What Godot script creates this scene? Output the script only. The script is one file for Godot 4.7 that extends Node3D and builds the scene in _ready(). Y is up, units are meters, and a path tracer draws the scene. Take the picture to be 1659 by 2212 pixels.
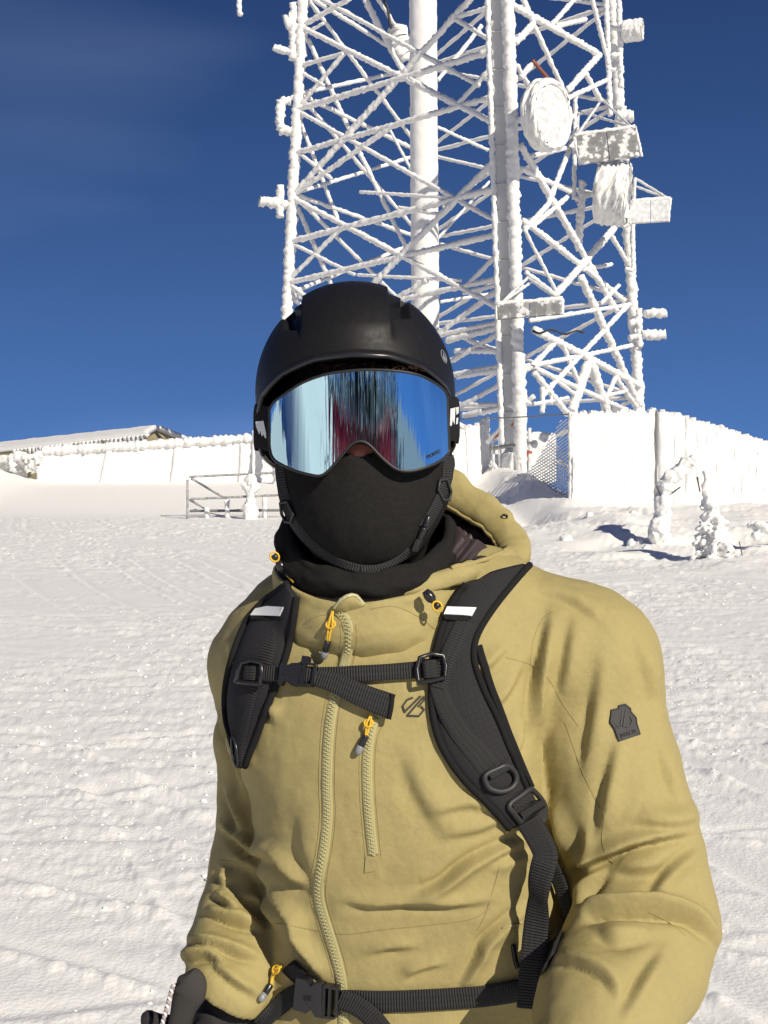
extends Node3D
# A skier in an olive jacket on a sunlit snow slope, a rime-covered radio tower behind.
# Photograph pixels (1659 x 2212) give directions; distances come from the ground, wall or body each thing touches.

const FOC := 2600.0
const CX := 829.5
const CY := 1106.0
const EYE := Vector3(0, 1.6, 0)

var M := {}
var used := {}
var rng := RandomNumberGenerator.new()
var n_track := FastNoiseLite.new()
var n_lump := FastNoiseLite.new()
var n_big := FastNoiseLite.new()
var n_cell := FastNoiseLite.new()

class MB:
	var v := PackedVector3Array()
	var n := PackedVector3Array()
	var uv := PackedVector2Array()
	var idx := PackedInt32Array()
	func add(p: Vector3, t := Vector2.ZERO) -> int:
		v.append(p); uv.append(t)
		return v.size() - 1
	func tri(a: int, b: int, c: int) -> void:   # counter-clockwise seen from outside
		idx.append(a); idx.append(c); idx.append(b)
	func quad(a: int, b: int, c: int, d: int) -> void:
		tri(a, b, c); tri(a, c, d)
	func flat_quad(a: Vector3, b: Vector3, c: Vector3, d: Vector3) -> void:
		var i := add(a, Vector2(0, 0)); add(b, Vector2(1, 0)); add(c, Vector2(1, 1)); add(d, Vector2(0, 1))
		quad(i, i + 1, i + 2, i + 3)
	func normals() -> void:
		n.resize(v.size()); n.fill(Vector3.ZERO)
		for k in range(0, idx.size(), 3):
			var a := idx[k]; var b := idx[k + 2]; var c := idx[k + 1]
			var w := (v[b] - v[a]).cross(v[c] - v[a])
			n[a] += w; n[b] += w; n[c] += w
		for k in n.size():
			n[k] = n[k].normalized() if n[k].length_squared() > 1e-24 else Vector3.UP
	func mesh() -> ArrayMesh:
		if n.size() != v.size(): normals()
		var arr := []
		arr.resize(Mesh.ARRAY_MAX)
		arr[Mesh.ARRAY_VERTEX] = v; arr[Mesh.ARRAY_NORMAL] = n; arr[Mesh.ARRAY_TEX_UV] = uv; arr[Mesh.ARRAY_INDEX] = idx
		var m := ArrayMesh.new()
		m.add_surface_from_arrays(Mesh.PRIMITIVE_TRIANGLES, arr)
		return m

# ---------------------------------------------------------------- helpers
func P(x: float, y: float, d: float) -> Vector3:
	return EYE + Vector3((x - CX) / FOC, (CY - y) / FOC, -1.0) * d

func px(p: Vector3) -> Vector2:
	var d := -(p.z - EYE.z)
	return Vector2(CX + (p.x - EYE.x) / d * FOC, CY - (p.y - EYE.y) / d * FOC)

func numbered(called: String) -> String:
	if not used.has(called):
		used[called] = 0
		return called
	used[called] += 1
	return "%s_%03d" % [called, used[called]]

func thing(called: String, label: String, category: String, at := Vector3.ZERO, group := "") -> Node3D:
	var o := Node3D.new()
	o.name = numbered(called)
	add_child(o)
	o.position = at
	o.set_meta("label", label); o.set_meta("category", category)
	if group: o.set_meta("group", group)
	return o

func part(called: String, mb, mat: Material, parent: Node3D, shift := true) -> MeshInstance3D:
	# meshes are built in world coordinates; a part is shifted back by its thing's place
	var o := MeshInstance3D.new()
	o.name = called
	o.mesh = mb.mesh() if mb is MB else mb
	o.material_override = mat
	parent.add_child(o, true)
	if shift:
		var t := Vector3.ZERO
		var q = parent
		while q != self and q is Node3D:
			t += q.position
			q = q.get_parent()
		o.position = -t
	return o

func setting(called: String, mb, mat: Material, kind := "structure") -> MeshInstance3D:
	var o := part(numbered(called), mb, mat, self)
	o.set_meta("kind", kind)
	return o

func frame_at(dir: Vector3) -> Array:
	var up := Vector3.UP if absf(dir.y) < 0.95 else Vector3.RIGHT
	var s := dir.cross(up).normalized()
	return [s, s.cross(dir).normalized()]

func tube(mb: MB, pts: Array, rad, sides := 8, jitter := 0.0, closed := false, flat := 1.0, fixed_up := Vector3.ZERO) -> void:
	# a swept tube; rad is a number or one number for each point; flat squashes it along its second axis
	var cnt := pts.size()
	var base := mb.v.size()
	var prev := Vector3.ZERO
	for i in cnt:
		var a: Vector3 = pts[(i - 1 + cnt) % cnt] if closed or i > 0 else pts[0]
		var b: Vector3 = pts[(i + 1) % cnt] if closed or i < cnt - 1 else pts[cnt - 1]
		var dir := (b - a).normalized()
		var s: Vector3
		if fixed_up != Vector3.ZERO:
			s = dir.cross(fixed_up).normalized()
		elif prev == Vector3.ZERO:
			s = frame_at(dir)[0]
		else:
			s = (prev - dir * prev.dot(dir)).normalized()
		prev = s
		var t := s.cross(dir).normalized()
		var r: float = rad if (rad is float) else rad[i]
		for k in sides:
			var an := TAU * k / sides
			var rr := r * (1.0 + (rng.randf_range(-jitter, jitter) if jitter > 0.0 else 0.0))
			mb.add(pts[i] + (s * cos(an) + t * sin(an) * flat) * rr, Vector2(float(k) / sides, float(i)))
	var last := cnt if closed else cnt - 1
	for i in last:
		var i2 := (i + 1) % cnt
		for k in sides:
			var k2 := (k + 1) % sides
			mb.quad(base + i * sides + k, base + i * sides + k2, base + i2 * sides + k2, base + i2 * sides + k)
	if not closed:
		var c0 := mb.add(pts[0])
		var c1 := mb.add(pts[cnt - 1])
		for k in sides:
			var k2 := (k + 1) % sides
			mb.tri(c0, base + k2, base + k)
			mb.tri(c1, base + (cnt - 1) * sides + k, base + (cnt - 1) * sides + k2)

func rime_bar(a: Vector3, b: Vector3, r: float, step := 0.08, jit := 0.22) -> MB:
	var mb := MB.new()
	var n := maxi(2, int(a.distance_to(b) / step))
	var pts := []
	var rad := []
	for i in n + 1:
		var w := rng.randf_range(-1, 1) * r * 0.06
		pts.append(a.lerp(b, float(i) / n) + Vector3(w, rng.randf_range(-1, 1) * r * 0.06, w))
		rad.append(r * rng.randf_range(0.9, 1.1))
	tube(mb, pts, rad, 7, jit)
	return mb

func cbox(mb: MB, xf: Transform3D, size: Vector3, bev := 0.0) -> void:
	# a box with chamfered edges, flat shaded
	var h := size * 0.5
	var b := minf(bev, minf(h.x, minf(h.y, h.z)) * 0.9)
	var dirs := [Vector3(1, 0, 0), Vector3(-1, 0, 0), Vector3(0, 1, 0), Vector3(0, -1, 0), Vector3(0, 0, 1), Vector3(0, 0, -1)]
	for d in dirs:
		var u: Vector3 = Vector3(d.y, d.z, d.x)
		var w: Vector3 = d.cross(u)
		var hu := absf(u.dot(h)) - b
		var hw := absf(w.dot(h)) - b
		var c: Vector3 = d * absf(d.dot(h))
		mb.flat_quad(xf * (c - u * hu - w * hw), xf * (c + u * hu - w * hw), xf * (c + u * hu + w * hw), xf * (c - u * hu + w * hw))
	if b <= 0.0: return
	for ax in 3:
		for s1 in [-1.0, 1.0]:
			for s2 in [-1.0, 1.0]:
				var e1 := Vector3.ZERO; var e2 := Vector3.ZERO; var e3 := Vector3.ZERO
				e1[(ax + 1) % 3] = s1; e2[(ax + 2) % 3] = s2; e3[ax] = 1.0
				var h1 := h[(ax + 1) % 3]; var h2 := h[(ax + 2) % 3]; var h3 := h[ax] - b
				var p1 := e1 * h1 + e2 * (h2 - b)
				var p2 := e1 * (h1 - b) + e2 * h2
				if s1 * s2 > 0.0:
					mb.flat_quad(xf * (p1 - e3 * h3), xf * (p2 - e3 * h3), xf * (p2 + e3 * h3), xf * (p1 + e3 * h3))
				else:
					mb.flat_quad(xf * (p2 - e3 * h3), xf * (p1 - e3 * h3), xf * (p1 + e3 * h3), xf * (p2 + e3 * h3))
	for sx in [-1.0, 1.0]:
		for sy in [-1.0, 1.0]:
			for sz in [-1.0, 1.0]:
				var q1 := Vector3(sx * h.x, sy * (h.y - b), sz * (h.z - b))
				var q2 := Vector3(sx * (h.x - b), sy * h.y, sz * (h.z - b))
				var q3 := Vector3(sx * (h.x - b), sy * (h.y - b), sz * h.z)
				var i := mb.add(xf * q1); mb.add(xf * q2); mb.add(xf * q3)
				if sx * sy * sz > 0.0: mb.tri(i, i + 1, i + 2)
				else: mb.tri(i, i + 2, i + 1)

func prism(mb: MB, poly: PackedVector2Array, xf: Transform3D, depth: float) -> void:
	# an outline in the x-y plane of xf, extruded along its z
	var q := poly
	if Geometry2D.is_polygon_clockwise(q):
		q = q.duplicate(); q.reverse()
	# Geometry2D calls y-down clockwise; keep a geometric test instead
	var area := 0.0
	for i in q.size(): area += q[i].cross(q[(i + 1) % q.size()])
	if area < 0.0:
		q = q.duplicate(); q.reverse()
	var t := Geometry2D.triangulate_polygon(q)
	var b := mb.v.size()
	for p in q: mb.add(xf * Vector3(p.x, p.y, depth), p)
	var b2 := mb.v.size()
	for p in q: mb.add(xf * Vector3(p.x, p.y, 0), p)
	for k in range(0, t.size(), 3):
		var x := t[k]; var y := t[k + 1]; var z := t[k + 2]
		if (q[y] - q[x]).cross(q[z] - q[x]) < 0.0:
			var w := y; y = z; z = w
		mb.tri(b + x, b + y, b + z)
		mb.tri(b2 + x, b2 + z, b2 + y)
	for i in q.size():
		var j := (i + 1) % q.size()
		mb.flat_quad(xf * Vector3(q[i].x, q[i].y, 0), xf * Vector3(q[j].x, q[j].y, 0), xf * Vector3(q[j].x, q[j].y, depth), xf * Vector3(q[i].x, q[i].y, depth))

func catmull(pts: Array, per: int, closed := false) -> Array:
	# smooth curve through points (Vector2, Vector3 or float)
	var out := []
	var n := pts.size()
	var segs := n if closed else n - 1
	for i in segs:
		var p0 = pts[(i - 1 + n) % n] if closed or i > 0 else pts[0]
		var p1 = pts[i]
		var p2 = pts[(i + 1) % n]
		var p3 = pts[(i + 2) % n] if closed or i < n - 2 else pts[n - 1]
		for k in per:
			var t := float(k) / per
			out.append((p1 * 2.0 + (p2 - p0) * t + (p0 * 2.0 - p1 * 5.0 + p2 * 4.0 - p3) * t * t + (p1 * 3.0 - p0 - p2 * 3.0 + p3) * t * t * t) * 0.5)
	if not closed: out.append(pts[n - 1])
	return out

func lut(tab: Array, x: float) -> float:
	# piecewise smooth table lookup: [[x, value], ...] rising in x
	if x <= tab[0][0]: return tab[0][1]
	for i in range(1, tab.size()):
		if x <= tab[i][0]:
			var t: float = (x - tab[i - 1][0]) / (tab[i][0] - tab[i - 1][0])
			return lerpf(tab[i - 1][1], tab[i][1], t)
	return tab[-1][1]

func surface_nets(f: Callable, lo: Vector3, hi: Vector3, cell: float, mb: MB, slack := 1.25) -> void:
	var B := 4
	var nb := Vector3i(ceili((hi.x - lo.x) / cell / B), ceili((hi.y - lo.y) / cell / B), ceili((hi.z - lo.z) / cell / B))
	var nx := nb.x * B + 1
	var ny := nb.y * B + 1
	var nz := nb.z * B + 1
	var val := PackedFloat32Array(); val.resize(nx * ny * nz); val.fill(9.0)
	var vid := PackedInt32Array(); vid.resize(nx * ny * nz); vid.fill(-1)
	var reach := B * cell * 0.5 * 1.732 * slack
	var act := PackedInt32Array()
	for bz in nb.z:
		for by in nb.y:
			for bx in nb.x:
				var c := lo + Vector3(bx + 0.5, by + 0.5, bz + 0.5) * B * cell
				if absf(f.call(c)) < reach:
					act.append(bx); act.append(by); act.append(bz)
	for a in range(0, act.size(), 3):
		var x0 := act[a] * B; var y0 := act[a + 1] * B; var z0 := act[a + 2] * B
		for k in B + 1:
			for j in B + 1:
				var row := ((z0 + k) * ny + y0 + j) * nx + x0
				for i in B + 1:
					if val[row + i] == 9.0:
						val[row + i] = f.call(lo + Vector3(x0 + i, y0 + j, z0 + k) * cell)
	var oy := nx
	var oz := nx * ny
	for a in range(0, act.size(), 3):
		var x0 := act[a] * B; var y0 := act[a + 1] * B; var z0 := act[a + 2] * B
		for k in B:
			for j in B:
				for i in B:
					var o := ((z0 + k) * ny + y0 + j) * nx + x0 + i
					var sg := val[o] < 0.0
					if (val[o + 1] < 0.0) == sg and (val[o + oy] < 0.0) == sg and (val[o + oz] < 0.0) == sg and (val[o + oy + 1] < 0.0) == sg and (val[o + oz + 1] < 0.0) == sg and (val[o + oz + oy] < 0.0) == sg and (val[o + oz + oy + 1] < 0.0) == sg: continue
					var cv := [val[o], val[o + 1], val[o + oy], val[o + oy + 1], val[o + oz], val[o + oz + 1], val[o + oz + oy], val[o + oz + oy + 1]]
					var s := Vector3.ZERO
					var cnt := 0
					for e in [[0, 1], [2, 3], [4, 5], [6, 7], [0, 2], [1, 3], [4, 6], [5, 7], [0, 4], [1, 5], [2, 6], [3, 7]]:
						var va: float = cv[e[0]]
						var vb: float = cv[e[1]]
						if (va < 0.0) != (vb < 0.0):
							var t := va / (va - vb)
							var pa := Vector3(e[0] & 1, (e[0] >> 1) & 1, e[0] >> 2)
							var pb := Vector3(e[1] & 1, (e[1] >> 1) & 1, e[1] >> 2)
							s += pa.lerp(pb, t)
							cnt += 1
					vid[o] = mb.add(lo + (Vector3(x0 + i, y0 + j, z0 + k) + s / cnt) * cell)
	var step := [1, oy, oz]
	for a in range(0, act.size(), 3):
		var x0 := act[a] * B; var y0 := act[a + 1] * B; var z0 := act[a + 2] * B
		for k in B:
			for j in B:
				for i in B:
					var o := ((z0 + k) * ny + y0 + j) * nx + x0 + i
					if vid[o] < 0: continue
					for ax in 3:
						var va := val[o]
						var vb := val[o + step[ax]]
						if (va < 0.0) == (vb < 0.0): continue
						var u: int = step[(ax + 1) % 3]
						var w: int = step[(ax + 2) % 3]
						if o - u - w < 0: continue
						var p := vid[o - u - w]; var q := vid[o - w]; var r := vid[o]; var t := vid[o - u]
						if p < 0 or q < 0 or r < 0 or t < 0: continue
						if va < 0.0: mb.quad(p, q, r, t)
						else: mb.quad(p, t, r, q)

func smin(a: float, b: float, k: float) -> float:
	var h := maxf(k - absf(a - b), 0.0) / k
	return minf(a, b) - h * h * k * 0.25

func cone_d(p: Vector3, a: Vector3, b: Vector3, ra: float, rb: float) -> float:
	var ab := b - a
	var t := clampf((p - a).dot(ab) / maxf(ab.length_squared(), 1e-9), 0.0, 1.0)
	return p.distance_to(a + ab * t) - lerpf(ra, rb, t)

func noise_tex(seed_: int, freq: float, size := 256, as_normal := false, bump := 4.0, ramp: Gradient = null, oct := 4) -> NoiseTexture2D:
	var n := FastNoiseLite.new()
	n.seed = seed_; n.frequency = freq; n.fractal_octaves = oct
	n.noise_type = FastNoiseLite.TYPE_SIMPLEX_SMOOTH
	var t := NoiseTexture2D.new()
	t.width = size; t.height = size; t.seamless = true; t.noise = n
	t.as_normal_map = as_normal; t.bump_strength = bump
	if ramp: t.color_ramp = ramp
	return t

func ramp2(a: Color, b: Color) -> Gradient:
	var g := Gradient.new()
	g.set_color(0, a); g.set_color(1, b)
	return g

func mat(col: Color, rough := 0.7, metal := 0.0) -> StandardMaterial3D:
	var m := StandardMaterial3D.new()
	m.albedo_color = col; m.roughness = rough; m.metallic = metal
	return m

func lin(r: float, g: float, b: float) -> Color:
	return Color(r, g, b).linear_to_srgb()

func weave_img(kind: String) -> Image:
	var im := Image.create(128, 128, false, Image.FORMAT_RGB8)
	for y in 128:
		for x in 128:
			var v := 0.5
			if kind == "rib": v = 0.5 + 0.5 * sin(TAU * y / 8.0) * (0.8 + 0.2 * sin(TAU * x / 16.0))
			elif kind == "weave":
				var a := int(x / 4) + int(y / 4)
				v = 0.5 + 0.5 * (sin(PI * (x % 4 + 0.5) / 4.0) if a % 2 == 0 else -sin(PI * (y % 4 + 0.5) / 4.0))
			elif kind == "ripstop":
				var g := 1.0 if (x % 32 < 3 or y % 32 < 3) else 0.0
				v = 0.35 + 0.5 * g + 0.15 * sin(TAU * (x + y) / 4.0)
			im.set_pixel(x, y, Color(v, v, v))
	return im

func bump_tex(kind: String, strength: float) -> ImageTexture:
	var im := weave_img(kind)
	im.bump_map_to_normal_map(strength)
	return ImageTexture.create_from_image(im)

func tri_map(m: StandardMaterial3D, scale: float, world := true) -> void:
	m.uv1_triplanar = true
	m.uv1_world_triplanar = world
	m.uv1_scale = Vector3.ONE * scale
# ---------------------------------------------------------------- camera, sky, sun, materials
func setup_view() -> void:
	var cam := Camera3D.new()
	cam.name = "camera"
	cam.position = EYE
	cam.fov = rad_to_deg(2.0 * atan(CY / FOC))
	cam.near = 0.05; cam.far = 3000.0
	add_child(cam)
	cam.current = true
	var sm := ProceduralSkyMaterial.new()
	sm.sky_top_color = Color(0.085, 0.155, 0.325)
	sm.sky_horizon_color = Color(0.315, 0.48, 0.725)
	sm.sky_curve = 0.16
	sm.ground_horizon_color = Color(0.50, 0.56, 0.64)
	sm.ground_bottom_color = Color(0.55, 0.57, 0.60)
	sm.sun_angle_max = 1.0
	sm.sky_cover = cirrus()
	sm.sky_cover_modulate = Color(1, 1, 1, 1)
	var sky := Sky.new()
	sky.sky_material = sm
	var env := Environment.new()
	env.background_mode = Environment.BG_SKY
	env.sky = sky
	env.tonemap_mode = Environment.TONE_MAPPER_LINEAR
	env.tonemap_exposure = 1.2
	env.sdfgi_enabled = true; env.ssao_enabled = true; env.ssil_enabled = true
	var we := WorldEnvironment.new()
	we.name = "world_environment"
	we.environment = env
	add_child(we)
	var sun := DirectionalLight3D.new()
	sun.name = "sun"
	sun.light_color = Color(1.0, 0.96, 0.885)
	sun.light_energy = 1.25
	sun.light_angular_distance = 0.5
	sun.shadow_enabled = true
	add_child(sun)
	var el := deg_to_rad(32.0)
	var az := deg_to_rad(37.0)
	var to_sun := Vector3(sin(az) * cos(el), sin(el), cos(az) * cos(el))
	sun.look_at_from_position(Vector3.ZERO, -to_sun, Vector3.UP)

func cirrus() -> ImageTexture:
	# thin high cirrus wisps
	var w := 1024
	var h := 512
	var im := Image.create(w, h, false, Image.FORMAT_RGBA8)
	var a := FastNoiseLite.new(); a.seed = 4; a.frequency = 0.006; a.fractal_octaves = 4
	var b := FastNoiseLite.new(); b.seed = 9; b.frequency = 0.012; b.fractal_octaves = 3
	for y in h:
		for x in w:
			var v := 0.0
			if y < h / 2:
				var an := TAU * x / w
				var u := Vector2(cos(an), sin(an)) * 163.0
				var s := a.get_noise_3d(u.x, u.y, y * 7.0)
				var q := b.get_noise_3d(u.x * 0.4, u.y * 0.4, y * 1.2)
				v = clampf((s * 0.6 + q) * 1.3 - 0.28, 0.0, 1.0) * 0.16
			im.set_pixel(x, y, Color(0.62, 0.68, 0.78, v))
	return ImageTexture.create_from_image(im)

func setup_materials() -> void:
	var snow := mat(lin(0.875, 0.872, 0.858), 0.75)
	snow.normal_enabled = true
	snow.normal_texture = noise_tex(3, 0.05, 512, true, 3.0)
	snow.normal_scale = 0.7
	tri_map(snow, 1.6)
	M.snow = snow
	var rime := mat(lin(0.86, 0.857, 0.845), 0.8)
	rime.normal_enabled = true
	rime.normal_texture = noise_tex(5, 0.06, 256, true, 6.0)
	rime.normal_scale = 0.8
	tri_map(rime, 1.3)
	M.rime = rime
	var frost := mat(Color.WHITE, 0.8)
	frost.albedo_texture = noise_tex(21, 0.02, 256, false, 4.0, ramp2(lin(0.45, 0.47, 0.5), lin(0.95, 0.95, 0.95)))
	tri_map(frost, 0.9)
	M.frost_metal = frost
	var panel := mat(Color.WHITE, 0.6)
	var g := Gradient.new()
	g.offsets = PackedFloat32Array([0.0, 0.56, 0.64, 1.0])
	g.colors = PackedColorArray([lin(0.16, 0.165, 0.17), lin(0.24, 0.245, 0.25), lin(0.8, 0.8, 0.8), lin(0.88, 0.88, 0.88)])
	panel.albedo_texture = noise_tex(33, 0.012, 256, false, 4.0, g)
	tri_map(panel, 0.8)
	M.grey_panel = panel
	var rail := mat(Color.WHITE, 0.6)
	rail.albedo_texture = noise_tex(22, 0.02, 256, false, 4.0, ramp2(lin(0.14, 0.145, 0.15), lin(0.62, 0.62, 0.62)))
	tri_map(rail, 0.9)
	M.rail = rail
	M.steel = mat(lin(0.23, 0.235, 0.24), 0.5, 0.3)
	M.tray = mat(lin(0.58, 0.585, 0.59), 0.7)
	M.rust = mat(lin(0.25, 0.09, 0.06), 0.8)
	M.red_paint = mat(lin(0.45, 0.13, 0.09), 0.7)
	var wood := mat(Color.WHITE, 0.8)
	wood.albedo_texture = noise_tex(41, 0.03, 256, false, 4.0, ramp2(lin(0.30, 0.25, 0.13), lin(0.48, 0.42, 0.24)))
	tri_map(wood, 0.6)
	M.wood = wood
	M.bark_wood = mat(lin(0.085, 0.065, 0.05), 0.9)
	M.cable = mat(lin(0.03, 0.03, 0.032), 0.6)
# ---------------------------------------------------------------- snow slope
func sstep(a: float, b: float, x: float) -> float:
	var t := clampf((x - a) / (b - a), 0.0, 1.0)
	return t * t * (3.0 - 2.0 * t)

func ground_h(x: float, z: float) -> float:
	# the slope without its small relief
	var d := -z
	var r := sqrt(x * x + z * z)
	var w := sstep(2.3, 5.0, x)
	var h := 0.0427 * maxf(0.0, minf(d, lerpf(46.0, 30.0, w)) - 1.0)
	var s := lerpf(34.5, 21.0, w)
	var e := lerpf(43.0, 30.0, w)
	h += lerpf(0.86, 0.52, w) * sstep(s, e, d)
	# under the tower the ground lies higher
	h += 0.75 * exp(-pow((x - 3.3) / 2.2, 2.0)) * sstep(28.0, 34.5, d)
	# mound in front of the fence corner
	h += 0.35 * exp(-pow((x - 4.2) / 2.2, 2.0) - pow((d - 24.5) / 2.2, 2.0))
	# drift against the left end of the low wall
	h += 0.9 * exp(-pow((x + 14.8) / 1.8, 2.0) - pow((d - 41.5) / 3.0, 2.0))
	# wind-packed drifts on the bank at the right
	h += 0.16 * n_big.get_noise_2d(x * 7.0, z * 9.0) * sstep(15.0, 21.0, d) * (1.0 - sstep(30.0, 36.0, d)) * sstep(2.0, 4.5, x)
	# crest beyond the fences
	h -= 0.09 * maxf(0.0, d - 56.0) * sstep(56.0, 90.0, d)
	# the run falls away behind the photographer, with a higher shoulder on one side
	if z > 0.0:
		h -= 0.10 * z * sstep(0.0, 8.0, z)
		h += 0.34 * maxf(0.0, -x - 3.0) * sstep(0.0, 6.0, z)
	return h

func ground_y(x: float, z: float) -> float:
	# slope plus ski tracks, ridges and lumps
	var h := ground_h(x, z)
	var d := sqrt(x * x + z * z)
	if d > 90.0: return h
	var smooth_bank := 1.0 - 0.93 * sstep(33.8, 35.0, -z) * (1.0 - sstep(2.3, 4.0, x))
	var far := 1.0 - sstep(50.0, 90.0, d)
	var k := smooth_bank * far
	# tracks swing gently across the run
	var bend := n_big.get_noise_2d(x * 0.6, z * 0.6)
	var v := z - 0.35 * x + bend * 2.2
	var u := x * 0.16
	var t1 := n_track.get_noise_2d(u * 9.0, v * 11.0)
	var wide := n_track.get_noise_2d(u * 4.0 + 80.0, v * 3.2)
	var patch := sstep(-0.25, 0.3, n_big.get_noise_2d(x * 2.0 + 50.0, z * 2.6))
	h += k * (0.005 * t1 + 0.010 * wide)
	# carved ski tracks in three directions: a groove with a crumbly bank beside it
	var crumb := 0.25 + 0.75 * patch
	for f in 4:
		var tv: float = [(z - 1.2 * x) * 0.64 + bend * 2.0, (z - 0.5 * x) * 0.9 - bend * 1.6 + 40.0, z + 0.25 * x + bend * 3.0 + 90.0, (z - 2.1 * x) * 0.43 + bend * 2.6 + 130.0][f] / [0.46, 0.60, 0.85, 0.37][f]
		var id := floorf(tv)
		var hs := sin(id * 12.9898 + f * 78.233) * 43758.5453
		hs -= floorf(hs)
		var s: float = (tv - id - 0.3 - 0.4 * hs) * [0.46, 0.60, 0.85, 0.37][f]
		var on := sstep(-0.1, 0.2, n_big.get_noise_2d(x * 1.5 + id * 7.0, f * 50.0 + id * 3.0))
		on *= sstep(0.0, 0.16, tv - id) * (1.0 - sstep(0.84, 1.0, tv - id))
		var wd := 0.03 + 0.05 * hs
		var sn := s / wd
		h += k * on * (0.007 + 0.009 * hs) * (0.9 * exp(-pow((sn - 1.5) / 0.6, 2.0)) - exp(-sn * sn))
		crumb += on * 0.9 * exp(-pow((sn - 1.7) / 0.9, 2.0)) - on * 0.6 * exp(-sn * sn * 0.7)
	crumb = clampf(crumb, 0.0, 1.6)
	var l := n_lump.get_noise_2d(x * 36.0, z * 80.0)
	var c := n_cell.get_noise_2d(x * 95.0, z * 140.0)
	var k2 := k / (1.0 + pow(d / 40.0, 2.0))
	h += k2 * (1.0 + d / 34.0) * crumb * (0.010 * maxf(l, -0.2) + 0.014 * maxf(0.0, -0.45 - c)) + k * crumb * (0.007 + 0.0013 * d) * n_lump.get_noise_2d(x * 11.0, z * 32.0)
	h += k2 * (0.3 + 0.7 * crumb) * 0.0045 * n_lump.get_noise_2d(x * 150.0 + 9.0, z * 210.0)
	return h

func build_ground() -> void:
	n_track.seed = 11; n_track.frequency = 0.1; n_track.fractal_octaves = 3; n_track.noise_type = FastNoiseLite.TYPE_SIMPLEX
	n_lump.seed = 23; n_lump.frequency = 0.1; n_lump.fractal_octaves = 3
	n_big.seed = 31; n_big.frequency = 0.06; n_big.fractal_octaves = 2
	n_cell.seed = 7; n_cell.frequency = 0.12; n_cell.noise_type = FastNoiseLite.TYPE_CELLULAR
	n_cell.cellular_return_type = FastNoiseLite.RETURN_DISTANCE
	var mb := MB.new()
	var ang := []
	var half := 0.36
	for i in 521: ang.append(-half + 2.0 * half * i / 520.0)
	var rest := 70
	for i in range(1, rest): ang.append(half + (TAU - 2.0 * half) * i / rest)
	var rad := [0.0]
	var r := 0.25
	while r < 3.0:
		rad.append(r); r *= 1.12
	while r < 60.0:
		rad.append(r); r *= 1.0064
	while r < 1500.0:
		rad.append(r); r *= 1.12
	var na := ang.size()
	for ri in rad:
		for an in ang:
			var x: float = sin(an) * ri
			var z: float = -cos(an) * ri
			mb.add(Vector3(x, ground_y(x, z), z))
	for i in rad.size() - 1:
		for k in na:
			var k2 := (k + 1) % na
			mb.quad(i * na + k, i * na + k2, (i + 1) * na + k2, (i + 1) * na + k)
	setting("snow_ground", mb, M.snow)
	# loose crumbs of snow thrown up by skis
	var lump := lump_mesh(77)
	var mm := MultiMesh.new()
	mm.transform_format = MultiMesh.TRANSFORM_3D
	mm.mesh = lump
	var xs := []
	rng.seed = 505
	while xs.size() < 1800:
		var d := 2.6 * pow(12.0, rng.randf())
		var a := rng.randf_range(-0.36, 0.36)
		var x := sin(a) * d
		var z := -cos(a) * d
		var patch := sstep(-0.1, 0.4, n_big.get_noise_2d(x * 2.0 + 50.0, z * 2.6))
		if rng.randf() > patch + 0.05: continue
		var s := 0.0025 + 0.009 * pow(rng.randf(), 7.0) + 0.0003 * d
		var b := Basis(Vector3(rng.randf() - 0.5, rng.randf() - 0.5, rng.randf() - 0.5).normalized(), rng.randf() * TAU).scaled(Vector3(s * rng.randf_range(0.8, 1.7), s * 0.8, s))
		xs.append(Transform3D(b, Vector3(x, ground_y(x, z) + s * 0.25, z)))
	mm.instance_count = xs.size()
	for i in xs.size(): mm.set_instance_transform(i, xs[i])
	var o := MultiMeshInstance3D.new()
	o.name = "snow_crumbs"
	o.multimesh = mm
	o.material_override = M.snow
	add_child(o)
	o.set_meta("kind", "stuff")
	o.set_meta("label", "loose crumbs of snow scattered over the ski run"); o.set_meta("category", "snow crumbs")

func lump_mesh(sd: int) -> ArrayMesh:
	var sp := SphereMesh.new()
	sp.radius = 1.0; sp.height = 2.0; sp.radial_segments = 8; sp.rings = 4
	var mb := MB.new()
	var a := sp.get_mesh_arrays()
	var n := FastNoiseLite.new(); n.seed = sd; n.frequency = 0.9
	for p in a[Mesh.ARRAY_VERTEX]: mb.add(p * (1.0 + 0.45 * n.get_noise_3dv(p * 1.2)))
	mb.idx = a[Mesh.ARRAY_INDEX]
	return mb.mesh()
# ---------------------------------------------------------------- radio tower
func on_plane(x: float, y: float, a: Vector3, n: Vector3) -> Vector3:
	var dir := Vector3((x - CX) / FOC, (CY - y) / FOC, -1.0)
	return EYE + dir * ((a - EYE).dot(n) / dir.dot(n))

func bar_part(called: String, a: Vector3, b: Vector3, r: float, m: Material, t: Node3D, step := 0.08, jit := 0.22) -> void:
	part(called, rime_bar(a, b, r, step, jit), m, t)

func leg_at(L: Array, y: float) -> Vector3:
	# a leg is given by two points; find the point of it at height y
	var t: float = (y - L[0].y) / (L[1].y - L[0].y)
	return L[0].lerp(L[1], t)

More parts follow.
